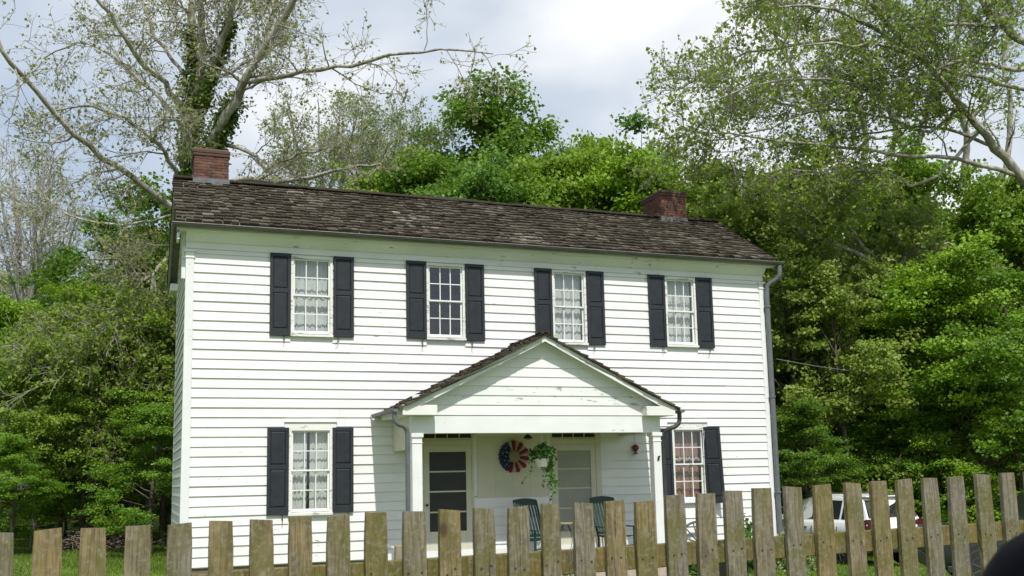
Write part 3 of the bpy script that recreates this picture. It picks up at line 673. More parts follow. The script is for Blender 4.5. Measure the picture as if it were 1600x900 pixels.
door(4.86, 5.985, 4.997, 5.81, .505, 2.17, [1.755, 1.335, .905], 'dark_screen')
door(7.80, 9.02, 7.956, 8.76, .40, 2.17, [1.766, 1.339, .90], 'blind', True)

# ------------------------------------------------------------------ porch
BY = -1.62; RYP = -1.85; AX, AZ, PS = 6.965, 4.545, .498
PXL, PXR = 3.86, 10.06
fl = MB().box(3.95, 9.95, BY-.06, -.03, -.20, -.125).obj('porch_floor', 'porch_deck', HOUSE)
for i in range(11): MB().box(3.93+i*.549, 3.93+i*.549+.546, BY-.10, -.045, -.124, -.10).obj('floor_board', 'porch_deck', fl)
MB().box(3.95, 9.95, -.052, -.031, -.098, .10).obj('skirt_board', 'white_trim', HOUSE)
MB().box(4.0, 9.9, BY-.04, -.2, -.7, -.205).obj('porch_footing', 'mortar', HOUSE)
STEP = MB().box(6.2, 9.4, -2.55, -1.74, -.55, -.24).obj('porch_step', 'step_stone', HOUSE, bevel=.012)
MB().box(6.0, 9.6, -3.1, -2.56, -.7, -.42).obj('porch_step', 'step_stone', HOUSE, bevel=.012)
for (a, b) in ((4.19, 4.415), (9.50, 9.712)):
    c_ = MB().box(a+.012, b-.012, BY+.012, BY+.213, -.12, 2.42).obj('porch_column', 'white_trim', HOUSE, bevel=.004)
    MB().box(a-.012, b+.012, BY-.012, BY+.237, 2.42, 2.492).box(a, b, BY, BY+.225, 2.30, 2.32).box(a-.004, b+.004, BY-.004, BY+.229, 2.405, 2.42).obj('capital', 'white_trim', c_, bevel=.003)
    MB().box(a-.012, b+.012, BY-.012, BY+.237, -.119, .06).obj('column_base', 'white_trim', c_, bevel=.004)
MB().box(4.20, 9.69, BY, BY+.22, 2.493, 2.84).obj('porch_beam', 'white_trim', HOUSE, bevel=.004)
MB().box(4.20, 4.42, BY+.221, -.03, 2.493, 2.84).box(4.20, 4.22, BY+.221, -.03, 2.19, 2.492).obj('side_beam', 'cream_bounce_trim', HOUSE)
MB().box(9.47, 9.69, BY+.221, -.03, 2.493, 2.84).obj('side_beam', 'cream_bounce_trim', HOUSE)
MB().box(4.43, 9.46, BY+.23, -.03, 2.56, 2.58).obj('porch_ceiling', 'ceiling_bounce_tint', HOUSE)
def pz(x): return AZ-PS*abs(x-AX)
GW = MB().prism([(4.1, 2.842), (9.8, 2.842), (9.8, 3.02), (AX, pz(AX)-.13), (4.1, 3.02)], 'y', BY+.012, BY+.06).obj('porch_gable', 'white_siding', HOUSE)
z = 2.860; k = 0
zs_ = [2.842, 3.050, 3.245, 3.44, 3.632, 3.825, 4.016, 4.2]
for i in range(7):
    z0_, z1_ = zs_[i], zs_[i+1]
    xl0 = max(4.20, AX-(AZ-.105-z0_)/PS); xl1 = max(4.20, AX-(AZ-.105-z1_)/PS); xr0 = 2*AX-xl0; xr1 = 2*AX-xl1
    if xl0 < 4.5: xl0 = xl1 = 4.21; xr0 = xr1 = 9.68
    b_ = .026
    vs = [(xl0, BY+.012-b_, z0_+.011), (xr0, BY+.012-b_, z0_+.011), (xr1, BY+.004, z1_+.015), (xl1, BY+.004, z1_+.015), (xl0, BY+.012, z0_+.011), (xr0, BY+.012, z0_+.011), (xr1, BY+.012, z1_+.015), (xl1, BY+.012, z1_+.015)]
    MB().add(vs, [(0, 1, 2, 3), (7, 6, 5, 4), (0, 4, 5, 1), (1, 5, 6, 2), (2, 6, 7, 3), (3, 7, 4, 0)]).obj('clapboard', 'worn_siding' if i in (1, 2) else 'white_siding', GW)
# attic returns and eave boxes
for s_ in (-1, 1):
    xa, xb = (3.95, 4.645) if s_ < 0 else (9.25, 9.935)
    MB().box(xa, xb, RYP-.012, BY-.002, 2.838, 3.035).obj('cornice_return', 'worn_trim', HOUSE, bevel=.004)
    x0, x1 = (3.95, 4.20) if s_ < 0 else (9.69, 9.935)
    MB().box(x0, x1, BY, -.03, 2.842, 2.862).box(x0 if s_ < 0 else x1-.02, x0+.02 if s_ < 0 else x1, BY, -.03, 2.863, 2.96).obj('eave_box', 'white_trim', HOUSE)
PR = MB()
for s_ in (-1, 1):
    e = PXL+.05 if s_ < 0 else PXR-.05
    PR.prism([(AX, pz(AX)-.06), (e, pz(e)-.06), (e, pz(e)-.085), (AX, pz(AX)-.085)], 'y', RYP+.02, -.0)
PR = PR.obj('porch_roof', 'white_trim', HOUSE)
for s_ in (-1, 1):
    e = 3.97 if s_ < 0 else 9.93
    t_ = (AZ-.086-3.036)/PS; e2 = AX+s_*(AZ-.20-3.036)/PS
    MB().prism([(AX, pz(AX)-.055), (AX+s_*2.99, pz(AX+2.99)-.055), (AX+s_*2.99, 3.037), (e2+s_*.0, 3.037), (AX, AZ-.19)], 'y', RYP-.006, RYP+.016).obj('rake_board', 'white_trim', HOUSE)
pa = math.atan(PS)
def f_porch(s_):
    def f(i, x, du):   # x here is the distance in from the front edge
        u = (PXR-AX)-(i*.185+du)*math.cos(pa); px_ = AX+s_*u; z_ = AZ-PS*u-.055
        if s_ < 0: M = Matrix.Translation((px_, -.0-(x)+0, z_)) @ Matrix.Rotation(R_(-90), 4, 'Z') @ Matrix.Rotation(pa-.05, 4, 'X')
        else: M = Matrix.Translation((px_, RYP-.05+x, z_)) @ Matrix.Rotation(R_(90), 4, 'Z') @ Matrix.Rotation(pa-.05, 4, 'X')
        return M
    return f
lay_shingles(PR, (.02, 1.93), 18, f_porch(-1), 0, 45, .185, 8)
lay_shingles(PR, (0.0, 1.83), 18, f_porch(1), 0, 15, .185, 9)
MB().prism([(AX-.14, AZ-.085), (AX, AZ-.005), (AX+.14, AZ-.085), (AX+.14, AZ-.06), (AX, AZ+.03), (AX-.14, AZ-.06)], 'y', RYP-.05, -.03).obj('ridge_cap', 'shingle_far', PR)
half_gutter(RYP-.03, -.05, 3.80, 2.955, .062, 'gutter', HOUSE, 'y')
half_gutter(RYP-.03, -.05, 10.10, 2.955, .062, 'gutter', HOUSE, 'y', lip=False)
MB().tube([(3.80, -1.80, 2.90), (3.80, -1.80, 2.79), (3.82, -1.80, 2.71), (3.90, -1.79, 2.65), (3.99, -1.77, 2.63), (4.055, -1.75, 2.57), (4.075, -1.74, 2.48), (4.075, -1.74, -.4)], .048, 10).obj('downspout', 'downspout_metal', HOUSE, smooth=True)
MB().tube([(10.10, -1.74, 2.90), (10.10, -1.74, 2.76), (10.07, -1.735, 2.67), (9.98, -1.72, 2.60), (9.88, -1.68, 2.57), (9.80, -1.62, 2.52), (9.775, -1.56, 2.42), (9.775, -1.55, -.4)], .048, 10).obj('downspout', 'dark_pipe', HOUSE, smooth=True)
for yy, xx in ((RYP-.034, 3.80), (RYP-.034, 10.10)):
    MB().prism([(xx-.062, 2.955)]+[(xx-.062*math.cos(math.pi*i/8), 2.955-.062*math.sin(math.pi*i/8)) for i in range(1, 8)]+[(xx+.062, 2.955)], 'y', yy-.003, yy+.003).obj('gutter_end', 'downspout_metal', HOUSE)
o = thing('ceiling_lamp', 'small dark bell-shaped lamp under the porch ceiling', 'lamp', (6.95, -.8, 2.4)); MB().tube([(6.95, -.8, 2.56), (6.95, -.8, 2.49)], .012, 6).obj('stem', 'iron', o)
MB().lathe([(.03, 2.50), (.05, 2.48), (.10, 2.43), (.115, 2.42), (.10, 2.415), (.04, 2.40), (.0, 2.39)], (6.95, -.8, 0), 16).obj('shade', 'iron', o, smooth=True)
o = thing('flag_bracket', 'small black metal flag bracket on the right porch column', 'bracket', (9.61, BY, 1.93)); MB().prism([(9.585, 1.90), (9.635, 1.90), (9.645, 1.99), (9.605, 1.99)], 'y', BY-.001, BY-.010).obj('plate', 'iron', o)
MB().tube([(9.61, BY-.0, 1.925), (9.62, BY-.06, 1.99)], .013, 8).obj('socket', 'iron', o)

# wreath
WR = thing('bunting_wreath', 'round red, white and blue fan wreath hanging on the porch wall between the doors', 'wreath', (6.91, -.05, 2.06))
for i in range(22):
    a0 = 2*math.pi*i/22; a1 = a0+2*math.pi/22*1.04; am = (a0+a1)/2; deg = math.degrees(am) % 360
    blue = 118 < deg < 246; mat_ = 'flag_blue' if blue else ('flag_red' if i % 2 else ('flag_white_shaded'))
    wf = .95 if (mat_ == 'flag_white_shaded') else (1.3 if blue else 1.08)
    a0, a1 = am-(a1-a0)/2*wf, am+(a1-a0)/2*wf; ro = .345 if mat_ != 'flag_white_shaded' else .325
    c = np.array([6.91, 0, 2.055]); P_ = lambda r, a, y: (c[0]+r*math.cos(a), y, c[2]+r*math.sin(a))
    y_f = -.075 if mat_ != 'flag_white_shaded' else -.062
    vs = [P_(.10, a0, -.05), P_(.24, a0, -.05), P_(ro*.97, a0, -.055), P_(.10, am, y_f-.01), P_(.24, am, y_f-.045), P_(ro*1.04, am, y_f-.02), P_(.10, a1, -.05), P_(.24, a1, -.05), P_(ro*.97, a1, -.055)]
    vs += [(x, -.035, z) for (x, y, z) in vs]
    MB().add(vs, [(0, 1, 4, 3), (1, 2, 5, 4), (3, 4, 7, 6), (4, 5, 8, 7), (0, 9, 10, 1), (1, 10, 11, 2), (2, 11, 14, 5), (5, 14, 17, 8), (8, 17, 16, 7), (7, 16, 15, 6), (9, 12, 13, 10), (10, 13, 14, 11), (12, 15, 16, 13), (13, 16, 17, 14)]).obj('petal', mat_, WR)
MB().lathe([(.13, -.04), (.13, -.085), (.10, -.11), (.0, -.115)], (6.91, 0, 2.055), 20, axis=1).obj('centre', 'straw', WR, smooth=True)
for k in range(16):
    a = R_(random.uniform(125, 240)); r = random.uniform(.15, .31); MB().box(6.91+r*math.cos(a)-.009, 6.91+r*math.cos(a)+.009, -.128, -.122, 2.055+r*math.sin(a)-.009, 2.055+r*math.sin(a)+.009).obj('star', 'flag_white_shaded', WR)

# red hanging ornament
o = thing('hanging_ornament', 'dark red glazed goblet-shaped ornament hanging on a string on the porch wall', 'ornament', (9.875, -.09, 2.05))
MB().lathe([(.06, 2.075), (.075, 2.085), (.03, 2.10), (.022, 2.13), (.05, 2.16), (.077, 2.20), (.08, 2.24), (.06, 2.275), (.02, 2.29)], (9.875, -.09, 0), 16).obj('cup', 'red_glaze', o, smooth=True)
MB().tube([(9.875, -.09, 2.29), (9.872, -.06, 2.50)], .004, 5).obj('string', 'iron', o)

# hanging basket
HB = thing('hanging_basket', 'white plastic pot of trailing green ivy hanging from the porch beam', 'hanging basket', (7.09, -1.25, 1.82))
c = (7.09, -1.25)
MB().lathe([(.10, 1.80), (.125, 1.83), (.16, 1.95), (.165, 1.955), (.17, 1.965), (.155, 1.97), (.15, 1.95)], (*c, 0), 32, flute=-.03).obj('pot', 'pot_white', HB, smooth=True)
MB().tube([(7.09, -1.25, 2.56), (7.09, -1.25, 2.30), (7.105, -1.25, 2.27)], [.006, .014, .006], 6).tube([(7.09, -1.25, 2.30), (7.25, -1.25, 1.96)], .004, 4).tube([(7.09, -1.25, 2.30), (7.0, -1.1, 1.96)], .004, 4).tube([(7.09, -1.25, 2.30), (7.0, -1.39, 1.96)], .004, 4).obj('hanger', 'pot_white', HB)
r = np.random.default_rng(3); th = r.uniform(0, 6.28, 900); rr = np.abs(r.normal(0, .155, 900)).clip(0, .30); Q = np.stack([c[0]+rr*np.cos(th)*1.05, c[1]+rr*np.sin(th), 2.16-.30*rr+r.normal(0, .055, 900)-(rr > .24)*r.uniform(0, .08, 900)], 1)
V, F_, a_, b_ = leaves_np(Q, .06, r, up=.8, fat=True); cc = Q.mean(0); link('foliage', np_mesh('foliage', V-cc, F_, 'basket_leaf', {'rnd': a_, 'clu': b_}), None, HB, cc)
Q = []; vm = MB()
for k in range(11):
    a = r.uniform(0, 6.28) if k < 4 else r.uniform(-.9, 1.0); x0, y0 = c[0]+.16*math.cos(a), c[1]+.16*math.sin(a)*(-1 if k % 2 else 1); ln = r.uniform(.3, .75) if k != 5 else .95; pts = []
    for t in np.linspace(0, 1, 9): pts.append((x0+.10*math.sin(t*5+k)*t+.04*math.cos(a)-(.16*t if k < 3 else 0), y0+.03*math.sin(t*7), 2.0-ln*t+(.25*t if k < 3 else 0)*0))
    vm.tube(pts, .004, 4)
    for q_ in resample(pts, int(ln*38)): Q.append(q_+r.normal(0, .022, 3))
Q = np.array(Q); V, F_, a_, b_ = leaves_np(Q, .06, r, up=.3, fat=True); cc = Q.mean(0); link('vine_leaves', np_mesh('vine_leaves', V-cc, F_, 'basket_leaf', {'rnd': a_, 'clu': b_}), None, HB, cc); vm.obj('vine', 'leaf_deep', HB)

# rocking chairs
def rocker(cx, cy, label, rot):
    C_ = thing('rocking_chair', label, 'chair', (cx, cy, -.10), 'dark green rocking chairs on the porch'); C_.rotation_euler[2] = rot
    WL[C_.name] = Vector((0, 0, 0)); B = lambda: MB()
    def back(t): return (.20+.30*t, .42+.80*t)     # y,z along the leaning back
    sl = MB()
    for s_ in (-1, 1):
        B().tube([(s_*.29, .20, .02), (s_*.29, .22, .42), (s_*.29, .50, 1.20)], .024, 8).obj('back_post', 'chair_green', C_, smooth=True)
        B().tube([(s_*.31, -.27, .03), (s_*.31, -.27, .30), (s_*.31, -.27, .60)], [.022, .026, .022], 8).obj('leg', 'chair_green', C_, smooth=True)
        B().box(s_*.33-.055, s_*.33+.055, -.38, .28, .60, .625).obj('armrest', 'chair_green', C_, bevel=.008)
        pts = [(s_*.30, y, .035+.22*(y-.02)**2) for y in np.linspace(-.52, .62, 12)]; B().tube(pts, .022, 6).obj('runner', 'chair_green', C_, smooth=True)
    for k in range(7):
        x = -.225+k*.075; y0, z0 = back(.10); y1, z1 = back(.86)
        B().prism([(y0, z0), (y0+.014, z0), (y1+.014, z1), (y1, z1)], 'x', x-.021, x+.021).obj('slat', 'chair_green', C_)
    y0, z0 = back(.86); y1, z1 = back(1.0); n = 9; vs = []
    xs = np.linspace(-.30, .30, n); top = [z1+.035*math.cos(x/.30*math.pi/2) for x in xs]
    for (dy) in (0, .028):
        for i, x in enumerate(xs): vs += [(x, y0+dy-.005, z0), (x, y1+dy-.005, top[i])]
    fs = []
    for i in range(n-1): a = 2*i; fs += [(a, a+2, a+3, a+1), (a+2*n, a+2*n+1, a+2*n+3, a+2*n+2), (a+1, a+3, a+3+2*n, a+1+2*n), (a, a+2*n, a+2+2*n, a+2)]
    fs += [(0, 1, 1+2*n, 2*n), (2*n-2, 4*n-2, 4*n-1, 2*n-1)]
    B().add(vs, fs).obj('top_rail', 'chair_green', C_)
    y0, z0 = back(.10); B().box(-.28, .28, y0-.006, y0+.022, z0-.05, z0+.005).obj('lower_rail', 'chair_green', C_)
    for k in range(7): y = -.27+k*.075; B().box(-.285, .285, y, y+.066, .385+.01*(k-3)**2*.3, .403+.01*(k-3)**2*.3).obj('seat_slat', 'chair_green', C_)
    B().tube([(-.31, -.25, .22), (.31, -.25, .22)], .014, 6).obj('stretcher', 'chair_green', C_)
    return C_
rocker(8.84, -.98, 'dark green wooden rocking chair in front of the right-hand porch door', R_(6))
rocker(7.08, -1.0, 'dark green wooden rocking chair under the wreath, left of the hanging basket', R_(14))
T = thing('porch_table', 'small round table with bent metal hoop legs between the rocking chairs', 'table', (7.72, -.9, -.10))
MB().lathe([(.24, .60), (.25, .605), (.25, .625), (.24, .63)], (7.72, -.9, 0), 28).obj('tabletop', 'tan_wood', T)
for k in range(4):
    a = k*math.pi/2+.5; u = np.array([math.cos(a), math.sin(a), 0]); v = np.array([-u[1], u[0], 0]); pts = [np.array([7.72, -.9, 0])+u*(.12+.10*math.cos(t))+v*.11*math.sin(t*1.0)+np.array([0, 0, .25-.34*math.cos(t*.5+.0)]) for t in np.linspace(0, 2*math.pi, 20)]
    MB().tube([np.array([7.72, -.9, 0])+u*(.05+.17*math.sin(t))+np.array([0, 0, .60-.68*t/math.pi]) for t in np.linspace(0, math.pi, 14)], .007, 6).obj('leg', 'iron', T, smooth=True)
# wagon wheel leaning on the wall
WH = thing('wagon_wheel', 'old grey wooden wagon wheel leaning on the wall below the right downstairs window', 'wheel', (11.30, -.32, -.5))
cz, R1 = .03, .47; til = .14
def wp(r_, a, d=0): return (11.30+r_*math.cos(a), -.30+(r_*math.sin(a))*til+d, cz+r_*math.sin(a))
MB().tube([wp(R1, a) for a in np.linspace(0, 2*math.pi, 41)], .028, 8, cap=False).obj('rim', 'old_wood', WH, smooth=True)
MB().lathe([(.055, -.07), (.075, -.03), (.075, .05), (.05, .08)], (11.30, -.30, cz), 14, axis=1).obj('hub', 'old_wood', WH, smooth=True)
for k in range(12): a = k*math.pi/6+.2; MB().tube([wp(.06, a), wp(R1-.02, a)], [.02, .014], 6).obj('spoke', 'old_wood', WH)
o = tag(MB().box(3.77, 3.93, -1.98, -1.84, -.35, .375).obj('wooden_post', 'tan_wood', None, bevel=.01), 'short square weathered wooden post beside the left porch downspout', 'post')

# plants at the wall
def leafy(name, label, cat_, cx, cy, z0, rx_, ry_, h, n, size, mat_, seed, stems=8):
    r = np.random.default_rng(seed); o = thing(name, label, cat_, (cx, cy, z0)); d = unit(r.normal(size=(n, 3))); d[:, 2] = np.abs(d[:, 2]); rad = r.uniform(.35, 1, n)**.6
    nz = 1+.25*np.sin(d[:, 0]*5+seed)*np.cos(d[:, 1]*4)
    Q = np.stack([cx+d[:, 0]*rx_*rad*nz, cy+d[:, 1]*ry_*rad*nz, z0+.05+d[:, 2]*h*rad*nz], 1); V, F_, a_, b_ = leaves_np(Q, size, r, up=.9, wid=.45, fat=True); cc = Q.mean(0)
    link('foliage', np_mesh('foliage', V-cc, F_, mat_, {'rnd': a_, 'clu': b_}), None, o, cc)
    m = MB()
    for k in range(stems): a = r.uniform(0, 6.28); q = r.uniform(.2, .8); m.tube([(cx, cy, z0), (cx+math.cos(a)*rx_*q*.5, cy+math.sin(a)*ry_*q*.5, z0+h*.45), (cx+math.cos(a)*rx_*q, cy+math.sin(a)*ry_*q, z0+h*.85)], .008, 4)
    m.obj('stem', 'leaf_deep', o)
    return o
leafy('hosta', 'broad-leaved bright green hosta in the bed beside the porch steps', 'plant', 10.35, -2.2, -.55, .55, .5, .62, 260, .20, 'plant_leaf', 1)
leafy('hosta', 'taller bright green leafy plant in the bed behind the fence post', 'plant', 11.75, -1.6, -.6, .55, .45, .72, 300, .17, 'plant_leaf', 2)
leafy('variegated_shrub', 'cream and green variegated shrub at the right corner of the house', 'shrub', 13.2, -1.2, -.66, .62, .5, .78, 1500, .07, 'variegated_leaf', 3)
leafy('young_shrub', 'slender pale green shrub against the white wall right of the wagon wheel', 'shrub', 12.55, -.42, -.55, .28, .2, 1.2, 260, .08, 'plant_leaf', 4, 5)
for (px, d, lab) in ((843, 17.6, 'orange flowering plant low in front of the porch floor, left one'), (889, 17.5, 'orange flowering plant by the front porch step, right one')):
    p = at(px, 893, d-1.2); g_ = float(gz(p[0], p[1])); o = leafy('flower_plant', lab, 'flower', p[0], p[1], g_, .14, .14, p[2]-g_+.03, 90, .06, 'plant_leaf', int(px))
    m = MB()
    for k in range(6): a = random.uniform(0, 6.28); q = (p[0]+.08*math.cos(a), p[1]+.08*math.sin(a), p[2]+random.uniform(-.04, .04)); m.lathe([(.0, -.02), (.03, 0), (.035, .015), (.01, .02)], q, 7)
    m.obj('blossom', 'blossom', o)
o = thing('utility_cable', 'thin grey cable running from the right corner of the house into the trees', 'cable', (13.6, .3, 4.4)); A_ = aty(1213, 561, .2); B_ = at(1500, 565, 34)
MB().tube([A_*(1-t)+B_*t-np.array([0, 0, .35*math.sin(math.pi*t)]) for t in np.linspace(0, 1, 14)], .011, 5).obj('wire', 'cable_black', o)

# ------------------------------------------------------------------ picket fence
FP0 = np.array([-1.26, -17.43, 0]); FD = np.array([math.cos(.088), math.sin(.088), 0]); FN = np.array([-FD[1], FD[0], 0])
def on_fence(px, py):
    r = Fv+Rv*((px-800)/FPX)-Uv*((py-533.5)/FPX); t = np.dot(FP0-CAM, FN)/np.dot(r, FN); p = CAM+r*t; return float(np.dot(p-FP0, FD)), float(p[2])
FE = thing('picket_fence', 'weathered unpainted wooden picket fence with flat-topped boards along the road', 'fence', tuple(FP0+FD*1.5+np.array([0, 0, .3])))
pk = [(-22, 23, 833), (52, 98, 828), (125, 166, 826), (195, 236, 822), (262, 300, 819), (327, 363, 814.5), (390, 426, 812.5), (451, 487, 808), (511, 546, 806), (570, 604, 801), (629, 664, 799.5), (685, 718, 797), (739, 771, 795), (793, 825, 793), (845, 873, 788), (895, 925, 786), (944, 974, 783), (991, 1021, 783.5), (1038, 1068, 774), (1087, 1116, 771.5), (1130, 1158, 767), (1175, 1203, 763), (1224, 1251, 761), (1270, 1297, 758), (1317, 1344, 755), (1358, 1384, 752), (1398, 1424, 749.5), (1437, 1465, 747), (1480, 1504, 745), (1521, 1546, 741.5), (1559, 1585, 739), (1597, 1622, 737)]
def fence_pt(u, v, z): p = FP0+FD*u+FN*v; return (p[0], p[1], z)
us = []
rp = random.Random(4)
spec = []
for (a, b, ty) in pk:
    u0, zt = on_fence(a, ty); u1, _ = on_fence(b, ty-.6); spec.append((u0, u1, zt))
pit = .139
for k in range(1, 9): spec.append((spec[31][0]+pit*k, spec[31][0]+pit*k+.087, spec[31][2]+.004*k+rp.uniform(-.01, .01)))
for k in range(1, 9): spec.append((spec[0][0]-pit*k, spec[0][0]-pit*k+.087, spec[0][2]+rp.uniform(-.008, .008)))
ra_s = np.polyfit(*zip(*[on_fence(*p) for p in ((430, 879), (841, 862), (1270, 838.5), (1580, 806))]), 1)
for (u0, u1, zt) in spec:
    uc = (u0+u1)/2; w_ = min(max(u1-u0, .074), .092); c0 = fence_pt(uc, 0, 0); zb = float(gz(c0[0], c0[1]))+.04; lean = rp.uniform(-.006, .006)*(zt-zb); tw_ = rp.uniform(-.03, .03); th = .020
    n = 12; m = MB(); vs = []; bow = rp.uniform(-.004, .004); cut = rp.uniform(-.004, .004)
    for i in range(n+1):
        t = i/n; z_ = zb+(zt-zb)*t; du = lean*(t-1)+bow*math.sin(math.pi*t)
        for (su, sv) in ((-1, -1), (1, -1), (1, 1), (-1, 1)):
            ch = .0025
            e = rp.uniform(-.0009, .0009)
            p = fence_pt(uc+su*(w_/2-(ch if i == n else 0))+du+e, sv*(th/2-(ch*.6 if i == n else 0))+su*w_/2*tw_, z_+(cut*su if i == n else 0)); vs.append(p)
    fs = [(4*i+j, 4*i+(j+1) % 4, 4*i+4+(j+1) % 4, 4*i+4+j) for i in range(n) for j in range(4)]+[(3, 2, 1, 0), (4*n, 4*n+1, 4*n+2, 4*n+3)]
    # local x across, z along: textures follow the board
    o = m.add(vs, fs).obj('picket', 'picket_wood', FE)
    for kx in (-.02, .022):
        q = fence_pt(uc+kx+rp.uniform(-.006, .006), -th/2-.0015, ra_s[0]*uc+ra_s[1]-.055+rp.uniform(-.012, .012)); MB().add([(q[0]+.0045*math.cos(a)*FD[0], q[1]+.0045*math.cos(a)*FD[1], q[2]+.0045*math.sin(a)) for a in np.linspace(0, 2*math.pi, 7)[:-1]]+[(q[0]+.0045*math.cos(a)*FD[0]+FN[0]*.003, q[1]+.0045*math.cos(a)*FD[1]+FN[1]*.003, q[2]+.0045*math.sin(a)) for a in np.linspace(0, 2*math.pi, 7)[:-1]], [(5, 4, 3, 2, 1, 0)]+[(i, (i+1) % 6, (i+1) % 6+6, i+6) for i in range(6)]).obj('nail', 'rust', o)
rails = [(430, 879), (841, 862), (1270, 838.5), (1580, 806)]
ra = [on_fence(*p) for p in rails]
slope = np.polyfit([a for a, b in ra], [b for a, b in ra], 1); 
for dz, nm in ((0, 'rail'), (-.62, 'rail')):
    for (ua, ub) in ((-1.6, .62), (.622, 3.05), (3.052, 5.6)):
        def rzt(u): return slope[0]*u+slope[1]-.012+dz
        v0, v1 = .0135, .0515
        jz = rp.uniform(-.006, .006)
        vs = [fence_pt(ua, v0, rzt(ua)-.089+jz), fence_pt(ub, v0, rzt(ub)-.089), fence_pt(ub, v1, rzt(ub)-.089), fence_pt(ua, v1, rzt(ua)-.089+jz), fence_pt(ua, v0, rzt(ua)+jz), fence_pt(ub, v0, rzt(ub)), fence_pt(ub, v1, rzt(ub)), fence_pt(ua, v1, rzt(ua)+jz)]
        MB().add(vs, [(0, 3, 2, 1), (4, 5, 6, 7), (0, 1, 5, 4), (1, 2, 6, 5), (2, 3, 7, 6), (3, 0, 4, 7)]).obj(nm, 'rail_wood', FE, bevel=.003)
for u in (-1.3, on_fence(1168, 880)[0], 5.3):
    c0 = fence_pt(u, .10, 0); g_ = float(gz(c0[0], c0[1])); vs = [fence_pt(u+a, .0525+b, z_) for z_ in (g_-.3, slope[0]*u+slope[1]-.10) for (a, b) in ((-.045, 0), (.045, 0), (.045, .09), (-.045, .09))]
    MB().add(vs, [(0, 3, 2, 1), (4, 5, 6, 7), (0, 1, 5, 4), (1, 2, 6, 5), (2, 3, 7, 6), (3, 0, 4, 7)]).obj('post', 'fence_post', FE)

